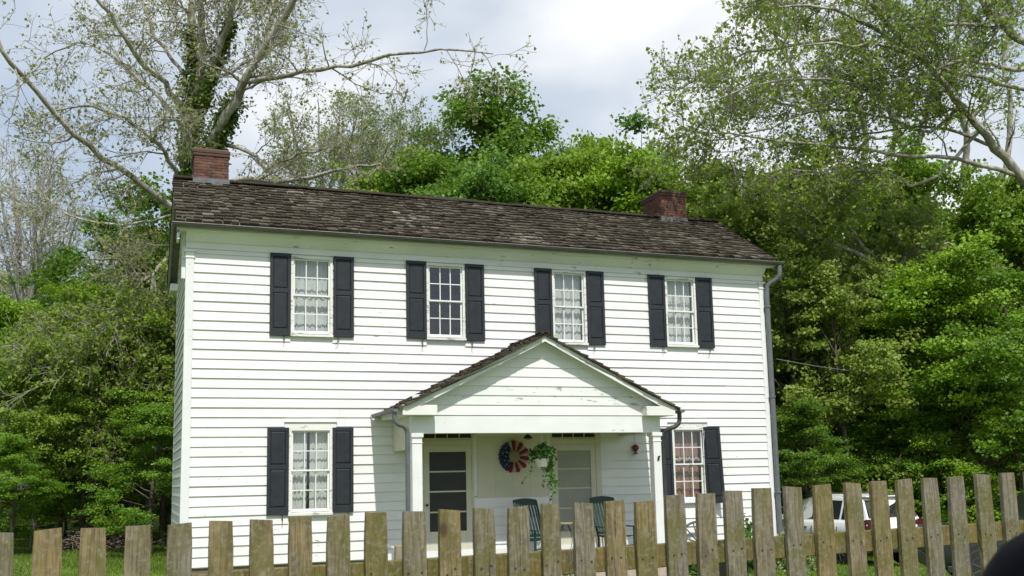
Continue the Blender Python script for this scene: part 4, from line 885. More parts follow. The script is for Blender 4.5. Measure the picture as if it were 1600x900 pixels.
# ------------------------------------------------------------------ cars
def car(name, label, loc, rot, paint, H=1.72, pickup=False):
    C_ = thing(name, label, 'car', loc); C_.rotation_euler[2] = rot; WL[C_.name] = Vector((0, 0, 0)); Ln = 4.65; hw = .93
    ys = [0, .06, .25, .9, 1.6, 2.6, 3.3, 3.9, 4.4, 4.62, Ln]; zb = [.50, .40, .34, .32, .30, .30, .30, .30, .32, .42, .55]
    zt = [.98, 1.08, 1.12, 1.11, 1.09, 1.07, 1.05, 1.0, .93, .85, .70]; wf = [.86, .94, .985, 1, 1, 1, 1, .99, .95, .86, .72]
    m = MB(); vs = []; 
    for y, b, t, f in zip(ys, zb, zt, wf):
        half = [(.0, b), (.80*f, b), (.90*f, b+.10), (.955*f, (b+t)/2-.02), (.96*f, t-.24), (.925*f, t-.06), (.86*f, t), (.45*f, t+.02), (.0, t+.03)]
        vs += [(x, y, z) for x, z in half]+[(-x, y, z) for x, z in half[-2:0:-1]]
    k = 16; n = len(ys)
    fs = [(i*k+j, i*k+(j+1) % k, (i+1)*k+(j+1) % k, (i+1)*k+j) for i in range(n-1) for j in range(k)]+[tuple(range(k-1, -1, -1)), tuple(range((n-1)*k, n*k))]
    m.add(vs, fs).obj('body', paint, C_, smooth=True)
    # greenhouse
    gy = [.10, .42, 1.2, 2.2, 2.75, 3.55] if not pickup else [1.75, 1.95, 2.3, 2.7, 3.0, 3.75]
    gt = [1.14, H-.10, H-.03, H-.04, H-.14, 1.09]; wb = [.83, .84, .86, .86, .85, .80]; wr = [.80, .64, .67, .67, .63, .77]
    if not pickup: gt[0] = 1.16
    m = MB(); vs = []
    for y, t, a, b in zip(gy, gt, wb, wr):
        z0 = 1.06; half = [(.0, z0), (a, z0), (b, max(t-.05, z0+.01)), (b-.10, t), (0, t+.025)]
        vs += [(x, y, z) for x, z in half]+[(-x, y, z) for x, z in half[-2:0:-1]]
    k = 8; n = len(gy); fs = [(i*k+j, i*k+(j+1) % k, (i+1)*k+(j+1) % k, (i+1)*k+j) for i in range(n-1) for j in range(k)]+[tuple(range(k-1, -1, -1)), tuple(range((n-1)*k, n*k))]
    m.add(vs, fs).obj('cabin', paint, C_, smooth=True)
    def side(y, t, off=.008):
        a = np.interp(y, gy, wb); b = np.interp(y, gy, wr); tt = np.interp(y, gy, gt)-.05; return (a+(b-a)*t+off, y, 1.06+(tt-1.06)*t)
    wins = [((.52, .12), (.98, .12), (.98, .86), (.62, .82)), ((1.06, .12), (1.92, .10), (1.92, .90), (1.06, .88)), ((2.0, .10), (3.05, .10), (2.75, .88), (2.0, .90))] if not pickup else [((2.0, .1), (2.55, .1), (2.55, .88), (2.05, .88)), ((2.62, .1), (3.35, .1), (3.0, .85), (2.62, .88))]
    for s_ in (-1, 1):
        for q in wins:
            o_ = [side(*p) for p in q]; i_ = [side(p[0], p[1], -.02) for p in q]; vs = [(s_*x, y, z) for x, y, z in o_+i_]; MB().add(vs, [(0, 1, 2, 3), (7, 6, 5, 4)]+[(i, 4+i, 4+(i+1) % 4, (i+1) % 4) for i in range(4)]).obj('window', 'car_glass', C_)
    if not pickup:
        MB().add([(-.74, .085, 1.19), (.74, .085, 1.19), (.60, .375, H-.16), (-.60, .375, H-.16), (-.74, .13, 1.19), (.74, .13, 1.19), (.60, .42, H-.16), (-.60, .42, H-.16)], [(0, 1, 2, 3), (7, 6, 5, 4), (0, 4, 5, 1), (1, 5, 6, 2), (2, 6, 7, 3), (3, 7, 4, 0)]).obj('rear_window', 'car_glass', C_)
        MB().box(-.62, .62, .30, .52, H-.085, H-.055).obj('spoiler', paint, C_, bevel=.01)
        for s_ in (-1, 1):
            MB().tube([(s_*.60, .75, H-.05), (s_*.62, .85, H+.01), (s_*.62, 2.3, H+.01), (s_*.60, 2.45, H-.05)], .016, 6).obj('roof_rail', 'flashing', C_, smooth=True)
            # wedge taillight wrapping the corner
            o_ = MB(); x = s_*.93
            o_.add([(s_*.55, -.0, 1.00), (s_*.80, -.015, .93), (s_*.905, .05, .90), (s_*.965, .33, 1.00), (s_*.56, .05, 1.075), (s_*.79, .055, 1.15), (s_*.865, .10, 1.14), (s_*.925, .30, 1.045), (s_*.6, .2, 1.03), (s_*.7, .3, 1.03)],
                   [(0, 1, 5, 4), (1, 2, 6, 5), (2, 3, 7, 6), (4, 5, 6, 7, 9, 8), (0, 8, 9, 3, 2, 1), (0, 4, 8), (3, 9, 7)]); o_.obj('taillight', 'tail_red', C_)
    MB().box(-.80, .80, -.035, .10, .36, .60).box(-.86, .86, .101, .25, .34, .52).obj('bumper', 'black_plastic', C_, bevel=.02)
    MB().box(-.55, .55, -.042, -.034, .60, .625).obj('bumper_trim', 'chrome', C_)
    MB().box(-.24, .24, -.018, .0, .76, .89).obj('plate', 'plate', C_)
    for s_ in (-1, 1):
        MB().box(*sorted((s_*.895, s_*.965)), .30, 4.3, .28, .40).obj('sill_cladding', 'black_plastic', C_, bevel=.01)
        for y in (1.25, 2.15): MB().box(*sorted((s_*.935, s_*.985)), y, y+.18, .905, .935).obj('door_handle', 'chrome', C_, bevel=.006)
        for y in ((1.02, 1.97, 3.0) if not pickup else (2.58, 3.5)): MB().box(*sorted((s_*.90, s_*.967)), y, y+.008, .42, .95).obj('door_seam', 'black_plastic', C_)
        MB().box(*sorted((s_*.93, s_*1.12)), 2.95, 3.10, 1.08, 1.22).obj('side_mirror', paint, C_, bevel=.02)
        for y in (.92, 3.72):
            MB().lathe([(.43, .0), (.43, .03)], (0, 0, 0), 24, axis=0)
            ar = MB().lathe([(.44, -.02), (.44, .02), (.40, .025)], (s_*.955, y, .40), 28, axis=0).obj('wheel_well_disc', 'black_plastic', C_)  # black disc: arch cladding that also stands in for the well's darkness
            wh = MB().lathe([(.24, -.12), (.33, -.12), (.36, -.09), (.36, .05), (.33, .085), (.24, .085)] if s_ > 0 else [(.24, -.085), (.33, -.085), (.36, -.05), (.36, .09), (.33, .12), (.24, .12)], (s_*.93, y, .36), 28, axis=0).obj('wheel', 'tyre', C_, smooth=True)
            rim = MB().lathe([(.235, 0), (.235, s_*.02), (.21, s_*.012), (.21, -s_*.02)], (s_*1.0, y, .36), 24, axis=0)
            for k in range(7): a = k*2*math.pi/7; rim.tube([(s_*1.005, y+.04*math.cos(a), .36+.04*math.sin(a)), (s_*1.0, y+.21*math.cos(a), .36+.21*math.sin(a))], .022, 5)
            rim.obj('rim', 'alloy', wh)
    return C_
gx = 16.25; car('parked_car', 'white parked SUV seen from behind at the right corner of the house', (gx, -1.15, float(gz(gx, 1))-.0), R_(1.5), 'car_paint_white', 1.74)
p2 = at(1535, 868, 18.6); car('parked_truck', 'dark pickup truck parked behind the fence at the right edge', (float(p2[0])-(.93*math.cos(R_(-125))-.92*math.sin(R_(-125))), float(p2[1])-(.93*math.sin(R_(-125))+.92*math.cos(R_(-125))), float(gz(p2[0], p2[1]))), R_(-125), 'car_paint_dark', 1.80, True)

# door mirror of the car the picture was taken from, at the lower right, close to the lens
MR = thing('door_mirror', 'out-of-focus black car door mirror close up in the lower right corner', 'car mirror', tuple(at(1640, 980, .85)))
mc = at(1652, 945, .80); m = MB(); nu, nv = 20, 14; vs = []
for i in range(nv+1):
    ph = math.pi*i/nv
    for j in range(nu):
        th = 2*math.pi*j/nu; sx = math.copysign(abs(math.cos(th))**.75, math.cos(th))*math.sin(ph)**.8; sy = math.copysign(abs(math.sin(th))**.8, math.sin(th))*math.sin(ph)**.8; sz = math.cos(ph)
        vs.append(mc+R0*(.060*sx+.015*sz)+np.array([math.sin(YAW), math.cos(YAW), 0])*.05*sy+np.array([0, 0, 1])*(.063*math.copysign(abs(sz)**.95, sz)))
fs = [(i*nu+j, i*nu+(j+1) % nu, (i+1)*nu+(j+1) % nu, (i+1)*nu+j) for i in range(nv) for j in range(nu)]
m.add(vs, fs).obj('mirror_housing', 'mirror_black', MR, smooth=True)
MB().tube([mc+R0*.03-np.array([0, 0, .05]), mc+R0*.10-np.array([0, 0, .12]), mc+R0*.20-np.array([0, 0, .15])], [.03, .026, .035], 10).obj('mirror_arm', 'mirror_black', MR, smooth=True)
dp = mc+R0*.24-np.array([0, 0, .15]); fwd = np.array([math.sin(YAW), math.cos(YAW), 0]); vs = []
for (u, z_) in ((0, .05), (.02, -.25), (.03, -.6), (0, -.9), (.09, -.9), (.11, .05)):
    for t in (-.35, 1.0): vs.append(dp+R0*u+fwd*t*.8+np.array([0, 0, z_]))
MB().add(vs, [(2*i, 2*i+1, (2*i+3) % 12, (2*i+2) % 12) for i in range(6)]+[(0, 2, 4, 6, 8, 10), (11, 9, 7, 5, 3, 1)]).obj('door_panel', 'mirror_black', MR)

# ------------------------------------------------------------------ brush pile, grass
bp = at(148, 872, 27.5); bg_ = float(gz(bp[0], bp[1])); r = np.random.default_rng(9); n = 260; P = np.empty((n, 4, 3)); c0 = np.stack([bp[0]+r.normal(0, .55, n), bp[1]+r.normal(0, .4, n), np.zeros(n)], 1)
hh = .62*np.exp(-((c0[:, 0]-bp[0])**2)/.55); c0[:, 2] = bg_+r.uniform(0, 1, n)*hh+.03; d = unit(np.stack([r.normal(0, 1, n), r.normal(0, .7, n), r.normal(0, .22, n)], 1)); ln = r.uniform(.3, .9, n)[:, None]
for j in range(4): P[:, j] = c0+d*ln*(j/3-.5)+r.normal(0, .02, (n, 3))
V, F_ = tubes_np(P, r.uniform(.008, .03, n)[:, None]*np.linspace(1, .6, 4)[None], 5); cc = V.mean(0); o = tag(link('brush_pile', np_mesh('brush_pile', V-cc, F_, 'brushwood', smooth=True), None, None, cc), 'pile of cut grey branches on the grass at the edge of the wood', 'brush pile'); o['kind'] = 'stuff'
def grass(name, label, boxes, seed, size):
    r = np.random.default_rng(seed); Q = []
    for (x0, x1, y0, y1, n) in boxes:
        x = r.uniform(x0, x1, n); y = r.uniform(y0, y1, n); Q.append(np.stack([x, y, gz(x, y)-.01], 1))
    Q = np.vstack(Q); n = len(Q); h = size*r.uniform(.5, 1.5, n)*(1+.6*np.sin(Q[:, 0]*2.1)*np.cos(Q[:, 1]*1.7)); a = r.uniform(0, 6.28, n); w_ = np.stack([np.cos(a), np.sin(a), 0*a], 1)*.012; lean = np.stack([r.normal(0, .3, n), r.normal(0, .3, n), np.ones(n)], 1)*h[:, None]
    V = np.stack([Q-w_, Q+w_, Q+lean], 1).reshape(-1, 3); F_ = np.arange(3*n).reshape(-1, 3); me = np_mesh(name, V, F_, 'grass_blade', {'rnd': r.uniform(0, 1, n), 'clu': np.clip(.5+.5*np.sin(Q[:, 0]*1.3)*np.cos(Q[:, 1]*.9)+r.normal(0, .15, n), 0, 1)})
    o = link(name, me); tag(o, label, 'grass'); o['kind'] = 'stuff'
grass('grass', 'short green lawn grass round the house', [(-9, 0, 0, 12, 42000), (8, 26, -9, 6, 70000), (-3, 8, -6, -1, 14000), (9, 16, -14, -8, 12000)], 5, .075)

# ------------------------------------------------------------------ trees
def mk_variant(seed, R=3.1, H=10., trunk=.15, limbs=20, leaf=.085, l2=6, l3=6, per=30, low=.18, sp=.11, ball=None):
    r = np.random.default_rng(seed); n = 10; t = np.linspace(0, 1, n)[:, None]
    P = np.concatenate([.25*np.sin(t*3+seed)*t, .25*np.cos(t*2.3+seed)*t-.25*math.cos(seed)*t*0, t*H*.88], 1)[None]; Rr = (trunk*(1-.85*t[:, 0]))[None]
    # limbs
    tt = r.uniform(low, .98, limbs); x = tt*(n-1); i = np.minimum(x.astype(int), n-2); f = (x-i)[:, None]; p0 = P[0, i]*(1-f)+P[0, i+1]*f
    az = np.arange(limbs)*2.4+r.uniform(-.4, .4, limbs); el = np.radians(8+62*((tt-low)/(1-low))**1.2+r.uniform(-10, 10, limbs)); D = np.stack([np.cos(az)*np.cos(el), np.sin(az)*np.cos(el), np.sin(el)], 1)
    prof = np.sin(np.clip((tt-low)/(1-low), .0, 1)*2.15+.6)**.7; Ln = R*np.clip(prof, .3, 1)*r.uniform(.72, 1.15, limbs)
    if ball:
        tc, hf = ball; ln_ = np.sqrt(np.clip(1-((tt-tc)/hf)**2, .1, 1)); Ln = R*ln_*r.uniform(.8, 1.12, limbs); D = np.stack([np.cos(az), np.sin(az), r.uniform(-.2, .5, limbs)+(tt-tc)*3], 1); D = unit(D)
    L1 = np.empty((limbs, 7, 3)); cur = p0; L1[:, 0] = p0
    for j in range(1, 7): D = unit(D+r.normal(size=D.shape)*.13+np.array([0, 0, .05])); cur = cur+D*(Ln/6)[:, None]; L1[:, j] = cur
    R1_ = (trunk*.42*(1-.6*tt))[:, None]*np.linspace(1, .25, 7)[None]
    L2, R2 = grow(L1, R1_, l2, Ln*.56, (25, 65), 5, r, .25, -.02, .12, .55); L2[:, :, 2] = L2[:, :1, 2]+(L2[:, :, 2]-L2[:, :1, 2])*(.62 if not ball else 1)
    L3, R3 = grow(L2, R2, l3, .66 if not ball else .34, (25, 70), 4, r, .2, -.02, .15, .6); L3[:, :, 2] = L3[:, :1, 2]+(L3[:, :, 2]-L3[:, :1, 2])*(.55 if not ball else 1)
    parts = [tubes_np(P, Rr, 8), tubes_np(L1, R1_, 5), tubes_np(L2, np.maximum(R2, .008), 3)]
    V, F_ = cat(parts); wood = np_mesh('trunk', V, F_, 'dark_bark', smooth=True)
    Q, par = pts_on(L3, per, r, sp*1.25, .1, .38 if not ball else .8); cl = r.uniform(0, 1, len(L2))[np.repeat(np.arange(len(L2)), l3)][par]
    cl = np.clip(cl*.6+.4*r.uniform(0, 1, len(L1))[(par//l3)//l2], 0, 1)
    V, F_, a_, c_ = leaves_np(Q, leaf, r, cl, 1.0, nb=unit(Q*np.array([1, 1, 0]))*.75); crown = np_mesh('crown', V, F_, 'leaf_deep', {'rnd': a_, 'clu': c_})
    return wood, crown, (V, F_, a_, c_)
VARS_BALL = dict(R=1.35, limbs=30, low=.60, l2=5, l3=5, per=26, leaf=.085, sp=.10, ball=(.80, .26))
VAR = [mk_variant(1, leaf=.115, per=34, sp=.15), mk_variant(2, R=3.0, limbs=24, leaf=.115, per=32, sp=.15), mk_variant(3, R=3.9, limbs=24, low=.10, leaf=.115, per=34, sp=.16), mk_variant(4, R=3.7, limbs=28, low=.03, l3=5, per=38, leaf=.115, sp=.16), mk_variant(5, R=3.4, limbs=22, l3=5, per=24, leaf=.125, sp=.12), mk_variant(6, **VARS_BALL)]
def tree(px, d, top, var, mat_, label, sxy=1., rot=None, bark_='dark_bark', group=None, name='tree'):
    p = at(px, 750, d); zt = at(px, top, d)[2]; g_ = float(gz(p[0], p[1])); s = (zt-g_)/10.0
    if group and name == 'tree':
        kind = {'leaf_bright': 'bright green', 'leaf_deep': 'deep green', 'leaf_cool': 'dark bluish-green', 'leaf_pale': 'pale yellow-green', 'leaf_olive': 'olive green'}[mat_]
        side = {GA: 'left of the house', GB: 'behind the roof', GC: 'right of the house'}[group]
        size = 'tall' if top < 300 else ('middle-sized' if top < 500 else 'low bushy'); row = 'near edge' if d < 30 else ('middle' if d < 37 else 'back')
        label = '%s %s tree in the %s row %s' % (size, kind, {'near edge': 'front', 'middle': 'middle', 'back': 'back'}[row], side); group = label
    o = thing(name, label, name, (float(p[0]), float(p[1]), g_), group); o.rotation_euler[2] = rot if rot is not None else random.uniform(0, 6.28); o.scale = (s*sxy, s*sxy, s)
    for nm, me, mm in (('trunk', VAR[var][0], bark_), ('crown', VAR[var][1], mat_)):
        c = bpy.data.objects.new(nm, me); COL.objects.link(c); c.parent = o; c.material_slots[0].link = 'OBJECT'; c.material_slots[0].material = MAT[mm]
    return o
GA, GB, GC = 'trees crowding behind the left end of the house', 'trees rising behind the roof', 'trees crowding behind the right end of the house'
TL = 'leafy green tree among many merging in the wood left of the house'
TC = 'leafy green tree among many merging in the wood behind the roof'
TR = 'leafy green tree among many merging in the wood right of the house'
for a in [ # left
    (22, 33, 480, 3, 'leaf_bright', TL, 1.15), (95, 31, 475, 2, 'leaf_bright', TL, 1.0), (160, 33, 455, 3, 'leaf_bright', TL, 1.1), (225, 37, 300, 0, 'leaf_deep', 'dark green tree rising close beside the left gable of the house', 1.1), (165, 40, 335, 2, 'leaf_cool', 'dark bluish-green tree with sky showing through its crown, left of the gable', 1.0),
    (262, 35, 345, 4, 'leaf_olive', TL, .8), (-10, 28, 545, 3, 'leaf_deep', TL, 1.2), (55, 27, 560, 3, 'leaf_olive', TL, 1.1), (130, 28, 560, 2, 'leaf_olive', TL, 1.1), (205, 28, 520, 3, 'leaf_bright', TL, 1.1), (255, 29, 500, 4, 'leaf_olive', TL, 1.0), (-60, 31, 480, 2, 'leaf_deep', TL, 1.1),
    (238, 25, 640, 3, 'leaf_deep', TL, 1.3), (20, 25, 690, 3, 'leaf_deep', TL, 1.4), (90, 48, 440, 2, 'leaf_olive', TL, 1.0), (10, 50, 430, 3, 'leaf_olive', TL, 1.1)]: tree(*a, group=GA if a[5] == TL else None)
for a in [ # behind the roof
    (766, 41, 52, 5, 'leaf_deep', 'tall dark green tree whose rounded crown tops all others behind the roof', 1.12), (700, 44, 225, 2, 'leaf_cool', TC, .95), (872, 45, 172, 5, 'leaf_cool', TC, .8), (655, 40, 190, 5, 'leaf_deep', TC, 1.0), (690, 36, 250, 3, 'leaf_deep', TC, 1.0), (610, 38, 265, 4, 'leaf_olive', TC, 1.0), (905, 42, 205, 1, 'leaf_deep', TC, .85), (945, 36, 212, 0, 'leaf_bright', 'bright green round-topped tree in the middle behind the roof', .80), (860, 34, 255, 3, 'leaf_bright', TC, .95),
    (1010, 46, 218, 2, 'leaf_cool', TC, .95), (985, 35, 240, 3, 'leaf_bright', TC, 1.0), (1050, 34, 262, 0, 'leaf_bright', TC, 1.0), (775, 34, 262, 3, 'leaf_cool', TC, 1.0), (1110, 38, 245, 1, 'leaf_bright', TC, .9), (740, 32, 290, 3, 'leaf_cool', TC, 1.0), (560, 40, 290, 4, 'leaf_olive', TC, .95)]: tree(*a, group=GB if a[5] == TC else None)
for a in [ # right
    (1165, 34, 262, 4, 'leaf_pale', TR, 1.0), (1130, 32, 275, 4, 'leaf_pale', 'pale yellow-green tree just right of the right-hand chimney', .8), (1235, 33, 280, 4, 'leaf_pale', TR, 1.0), (1310, 35, 245, 4, 'leaf_pale', TR, 1.0), (1385, 36, 262, 0, 'leaf_bright', TR, .9), (1455, 34, 262, 3, 'leaf_bright', TR, .9), (1545, 33, 280, 0, 'leaf_bright', TR, .9), (1620, 32, 280, 3, 'leaf_bright', TR, 1.0),
    (1240, 29, 400, 4, 'leaf_pale', TR, 1.0), (1330, 28, 430, 4, 'leaf_pale', TR, 1.0), (1500, 28, 410, 3, 'leaf_bright', TR, 1.1), (1590, 27, 420, 2, 'leaf_deep', TR, 1.1), (1270, 30, 500, 4, 'leaf_olive', TR, 1.2), (1370, 31, 500, 3, 'leaf_bright', TR, 1.2), (1450, 30, 520, 3, 'leaf_bright', TR, 1.1), (1540, 27, 560, 3, 'leaf_bright', TR, 1.1), (1260, 27, 640, 3, 'leaf_deep', TR, 1.3), (1360, 29, 655, 3, 'leaf_deep', TR, 1.4), (1470, 28, 655, 3, 'leaf_deep', TR, 1.4), (1590, 26, 640, 3, 'leaf_bright', TR, 1.4), (1190, 40, 300, 2, 'leaf_bright', TR, .9), (1670, 34, 330, 3, 'leaf_deep', TR, 1.1)]: tree(*a, group=GC if a[5] == TR else None)
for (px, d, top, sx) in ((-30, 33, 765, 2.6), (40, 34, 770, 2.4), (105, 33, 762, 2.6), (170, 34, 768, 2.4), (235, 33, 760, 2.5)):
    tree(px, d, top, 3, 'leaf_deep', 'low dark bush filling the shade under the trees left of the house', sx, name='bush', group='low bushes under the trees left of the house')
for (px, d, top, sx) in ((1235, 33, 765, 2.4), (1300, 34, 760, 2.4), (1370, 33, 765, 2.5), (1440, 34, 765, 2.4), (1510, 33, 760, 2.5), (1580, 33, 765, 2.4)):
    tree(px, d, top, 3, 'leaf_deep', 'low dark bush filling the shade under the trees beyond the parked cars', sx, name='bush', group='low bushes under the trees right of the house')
# far wood: one mass
r = np.random.default_rng(77); Vs = []; Fs = []; A1 = []; A2 = []; off = 0
for k in range(46):
    px = -300+k*48+r.uniform(-20, 20); d = r.uniform(50, 66); top = (445 if px < 300 else 330)+r.uniform(-25, 40); p = at(px, 750, d); g_ = float(gz(p[0], p[1])); s = (at(px, top, d)[2]-g_)/10.2; V, F_, a_, c_ = VAR[k % 5][2]
    keep = r.random(len(V)//4) < .26; idx = np.nonzero(keep)[0]; Vk = V.reshape(-1, 4, 3)[idx]; c = Vk.mean(1, keepdims=True); Vk = (Vk-c)*1.5+c; rt = r.uniform(0, 6.28); M = np.array([[math.cos(rt), -math.sin(rt), 0], [math.sin(rt), math.cos(rt), 0], [0, 0, 1]])
    Vk = (Vk.reshape(-1, 3)@M.T)*np.array([s*.9, s*.9, s])+np.array([p[0], p[1], g_]); m_ = len(idx); q = np.arange(m_)[:, None]*4+off
    Vs.append(Vk); Fs.append(np.concatenate([q+np.array([[0, 1, 2]]), q+np.array([[0, 2, 3]])], 1).reshape(-1, 3)); A1.append(np.repeat(a_[::2][idx], 2)); A2.append(np.repeat(c_[::2][idx]*.5+r.uniform(0, .5), 2)); off += 4*m_
o = link('far_wood', np_mesh('far_wood', np.vstack(Vs), np.vstack(Fs), 'leaf_olive', {'rnd': np.concatenate(A1), 'clu': np.concatenate(A2)})); tag(o, 'far wooded slope closing the view behind the nearer trees', 'wood'); o['kind'] = 'stuff'

# hand-traced large trees: limbs with their own distance and thickness
def traced(name, label, base, limbs, d, bark_, leafm, leafsize, lv, leaf_per, seed, twig='twig_bark', ivy=None, up=.05, group=None, twr=.008, l1r=.42, rs=1.):
    r = np.random.default_rng(seed); o = thing(name, label, 'tree', tuple(float(v) for v in base), group); allP = []; allR = []
    for (nm, pts, d0, d1, r0, r1) in limbs:
        r0 *= rs; r1 *= rs
        k = len(pts); ds = np.linspace(d0, d1, k); w3 = [at(x, y, dd) for (x, y), dd in zip(pts, ds)]; n = 16; P = resample(w3, n); P[1:-1] += r.normal(0, .035, (n-2, 3)); Rr = np.linspace(r0, r1, n)*(1+r.normal(0, .04, n))
        V, F_ = tubes_np(P[None], Rr[None], 10); cc = V.mean(0); link(nm, np_mesh(nm, V-cc, F_, bark_, smooth=True), None, o, cc)
        if nm != 'trunk': allP.append(P); allR.append(Rr)
    P = np.stack(allP); Rr = np.stack(allR); Ls = np.linalg.norm(P[:, -1]-P[:, 0], axis=1)
    L1, R1_ = grow(P, Rr, lv[0], np.clip(Ls*.34, 1.2, 3.2), (30, 75), 7, r, .22, up, .2, l1r)
    R1_ = np.clip(R1_, twr*1.6, .07)
    L2, R2 = grow(L1, R1_, lv[1], 1.25, (25, 70), 5, r, .15, up*.6, .24, .6); R2 = np.clip(R2, twr, .03)
    L3, R3 = grow(L2, R2, lv[2], .62, (25, 75), 4, r, .15, 0, .28, .6); R3 = np.clip(R3, twr*.7, .012)
    V, F_ = cat([tubes_np(L1, R1_, 5), tubes_np(L2, R2, 4), tubes_np(L3, R3, 3)]); cc = V.mean(0); link('branches', np_mesh('branches', V-cc, F_, twig, smooth=True), None, o, cc)
    if leaf_per:
        Q, par = pts_on(L3, leaf_per, r, .05, .25); cl = r.uniform(0, 1, len(P))[par//(lv[0]*lv[1]*lv[2])]*.5+.5*r.uniform(0, 1, len(L1))[par//(lv[1]*lv[2])]
        V, F_, a_, c_ = leaves_np(Q, leafsize, r, cl, .4); cc = V.mean(0); link('crown', np_mesh('crown', V-cc, F_, leafm, {'rnd': a_, 'clu': c_}), None, o, cc)
    if ivy:
        Qs = []; Ds = []
        for (pts, dd, rad, n) in ivy:
            c3 = resample([at(x, y, dd) for x, y in pts], 30); i = r.integers(0, 30, n); dirs = unit(r.normal(size=(n, 3))); clump = 1+.7*np.sin(i*1.3)*np.cos(i*.5+1); Qs.append(c3[i]+dirs*(rad*clump*r.uniform(.6, 1.2, n))[:, None]+r.normal(0, .04, (n, 3))); Ds.append(dirs)
        Q = np.vstack(Qs); V, F_, a_, c_ = leaves_np(Q, .12, r, None, .4, nb=np.vstack(Ds)*1.6); cc = V.mean(0); link('ivy', np_mesh('ivy', V-cc, F_, 'ivy_leaf', {'rnd': a_, 'clu': c_}), None, o, cc)
    return o
D = 31.
b0 = at(300, 750, D); b0[2] = float(gz(b0[0], b0[1]))
traced('sycamore', 'huge pale-barked sycamore with ivy on its forked trunk behind the left chimney', b0, [
    ('trunk', [(303, 760), (300, 500), (298, 300), (296, 235), (300, 175)], D, D, .62, .36),
    ('limb', [(300, 180), (303, 125), (300, 60), (297, -60)], D, D+.5, .25, .17), ('limb', [(302, 175), (312, 120), (316, 50), (312, -60)], D, D-1, .24, .15),
    ('limb', [(303, 175), (335, 95), (360, 30), (374, -50)], D, D-2, .20, .12), ('limb', [(312, 290), (330, 230), (352, 185), (378, 135), (410, 80), (442, 30), (482, -40)], D, D-2, .29, .14),
    ('limb', [(392, 112), (418, 60), (425, 0), (423, -50)], D-1, D+.5, .15, .10), ('limb', [(300, 150), (278, 105), (240, 50), (212, -30)], D, D+2, .12, .07),
    ('limb', [(292, 185), (255, 130), (222, 100), (180, 35), (138, -20)], D, D-3, .18, .09), ('limb', [(288, 200), (240, 145), (180, 92), (125, 68), (70, 90)], D, D+2, .12, .035),
    ('limb', [(302, 350), (262, 318), (180, 260), (120, 215), (60, 150), (-5, 68)], D, D-5, .19, .09), ('limb', [(288, 290), (265, 250), (235, 215), (205, 192), (150, 166), (88, 172)], D, D-3, .14, .04),
    ('limb', [(237, 222), (250, 197), (278, 184)], D-1.5, D-2.5, .09, .05), ('limb', [(388, 128), (430, 122), (500, 107), (600, 90), (690, 76), (770, 84)], D-1, D-4, .14, .035),
    ('limb', [(340, 222), (390, 238), (415, 262), (450, 245), (505, 232)], D, D-2, .13, .05), ('limb', [(322, 292), (400, 280), (440, 283), (490, 277), (545, 262), (600, 255)], D-1, D-3, .17, .05),
    ('limb', [(312, 165), (340, 125), (392, 95), (450, 60)], D, D+2, .11, .04), ('limb', [(300, 360), (272, 375), (240, 430), (207, 437), (182, 405), (140, 405)], D, D-4, .13, .045),
    ('limb', [(300, 330), (200, 350), (120, 340), (60, 300)], D, D+3, .09, .03)], D, 'sycamore_bark', 'leaf_dry', .095, (11, 6, 5), 2, 3, rs=.58,
    ivy=[([(296, 330), (297, 260), (300, 190), (303, 120)], D-.1, .33, 4200), ([(318, 275), (338, 220), (366, 160)], D-.3, .30, 3000), ([(318, 165), (338, 100), (362, 35)], D-.5, .17, 1200), ([(302, 110), (298, 40)], D, .2, 400)], up=-.02)
D = 30.
b0 = at(1760, 750, D); b0[2] = float(gz(b0[0], b0[1]))
traced('sycamore', 'large sycamore leaning in from the right edge with grey limbs and light green leaves', b0, [
    ('trunk', [(1780, 760), (1740, 520), (1660, 340), (1600, 285)], D, D, .60, .32),
    ('limb', [(1602, 286), (1545, 215), (1500, 165), (1460, 115), (1400, 55), (1360, 5)], D, D-1, .24, .10), ('limb', [(1590, 275), (1500, 250), (1400, 243), (1300, 228), (1180, 215), (1060, 200)], D, D-3, .13, .03),
    ('limb', [(1560, 232), (1480, 205), (1400, 200), (1330, 215), (1250, 225)], D, D+2, .10, .03), ('limb', [(1640, 115), (1560, 105), (1500, 95), (1440, 118), (1370, 130)], D-1, D-2, .14, .05),
    ('limb', [(1640, 150), (1560, 130), (1480, 108), (1400, 72), (1330, 70), (1250, 72)], D, D-3, .13, .045), ('limb', [(1640, 80), (1585, 55), (1540, 10), (1520, -40)], D, D, .24, .16),
    ('limb', [(1440, 95), (1390, 60), (1330, 25), (1250, 8), (1160, 12)], D, D-2, .12, .035), ('limb', [(1420, 85), (1330, 60), (1240, 70), (1150, 90), (1060, 140)], D, D+2, .12, .03),
    ('limb', [(1480, 140), (1400, 150), (1300, 125), (1200, 130), (1110, 160)], D, D-4, .11, .03), ('limb', [(1530, 205), (1440, 290), (1380, 265), (1300, 270), (1220, 262)], D, D-2, .10, .03),
    ('limb', [(1500, 165), (1450, 205), (1370, 180), (1270, 175), (1150, 215), (1040, 225)], D, D-1, .10, .025), ('limb', [(1600, 20), (1500, 40), (1420, 20), (1350, -20)], D, D-2, .11, .05),
    ('limb', [(1420, 80), (1370, 20), (1290, -10), (1200, -20)], D, D+1, .10, .04), ('limb', [(1350, 130), (1260, 170), (1160, 130), (1080, 90)], D+2, D+3, .09, .025)], D, 'sycamore_bark', 'leaf_fresh', .11, (12, 7, 6), 3, 6, up=.02, rs=.58, twig='dark_twig')
D = 36.
b0 = at(1440, 750, D); b0[2] = float(gz(b0[0], b0[1]))
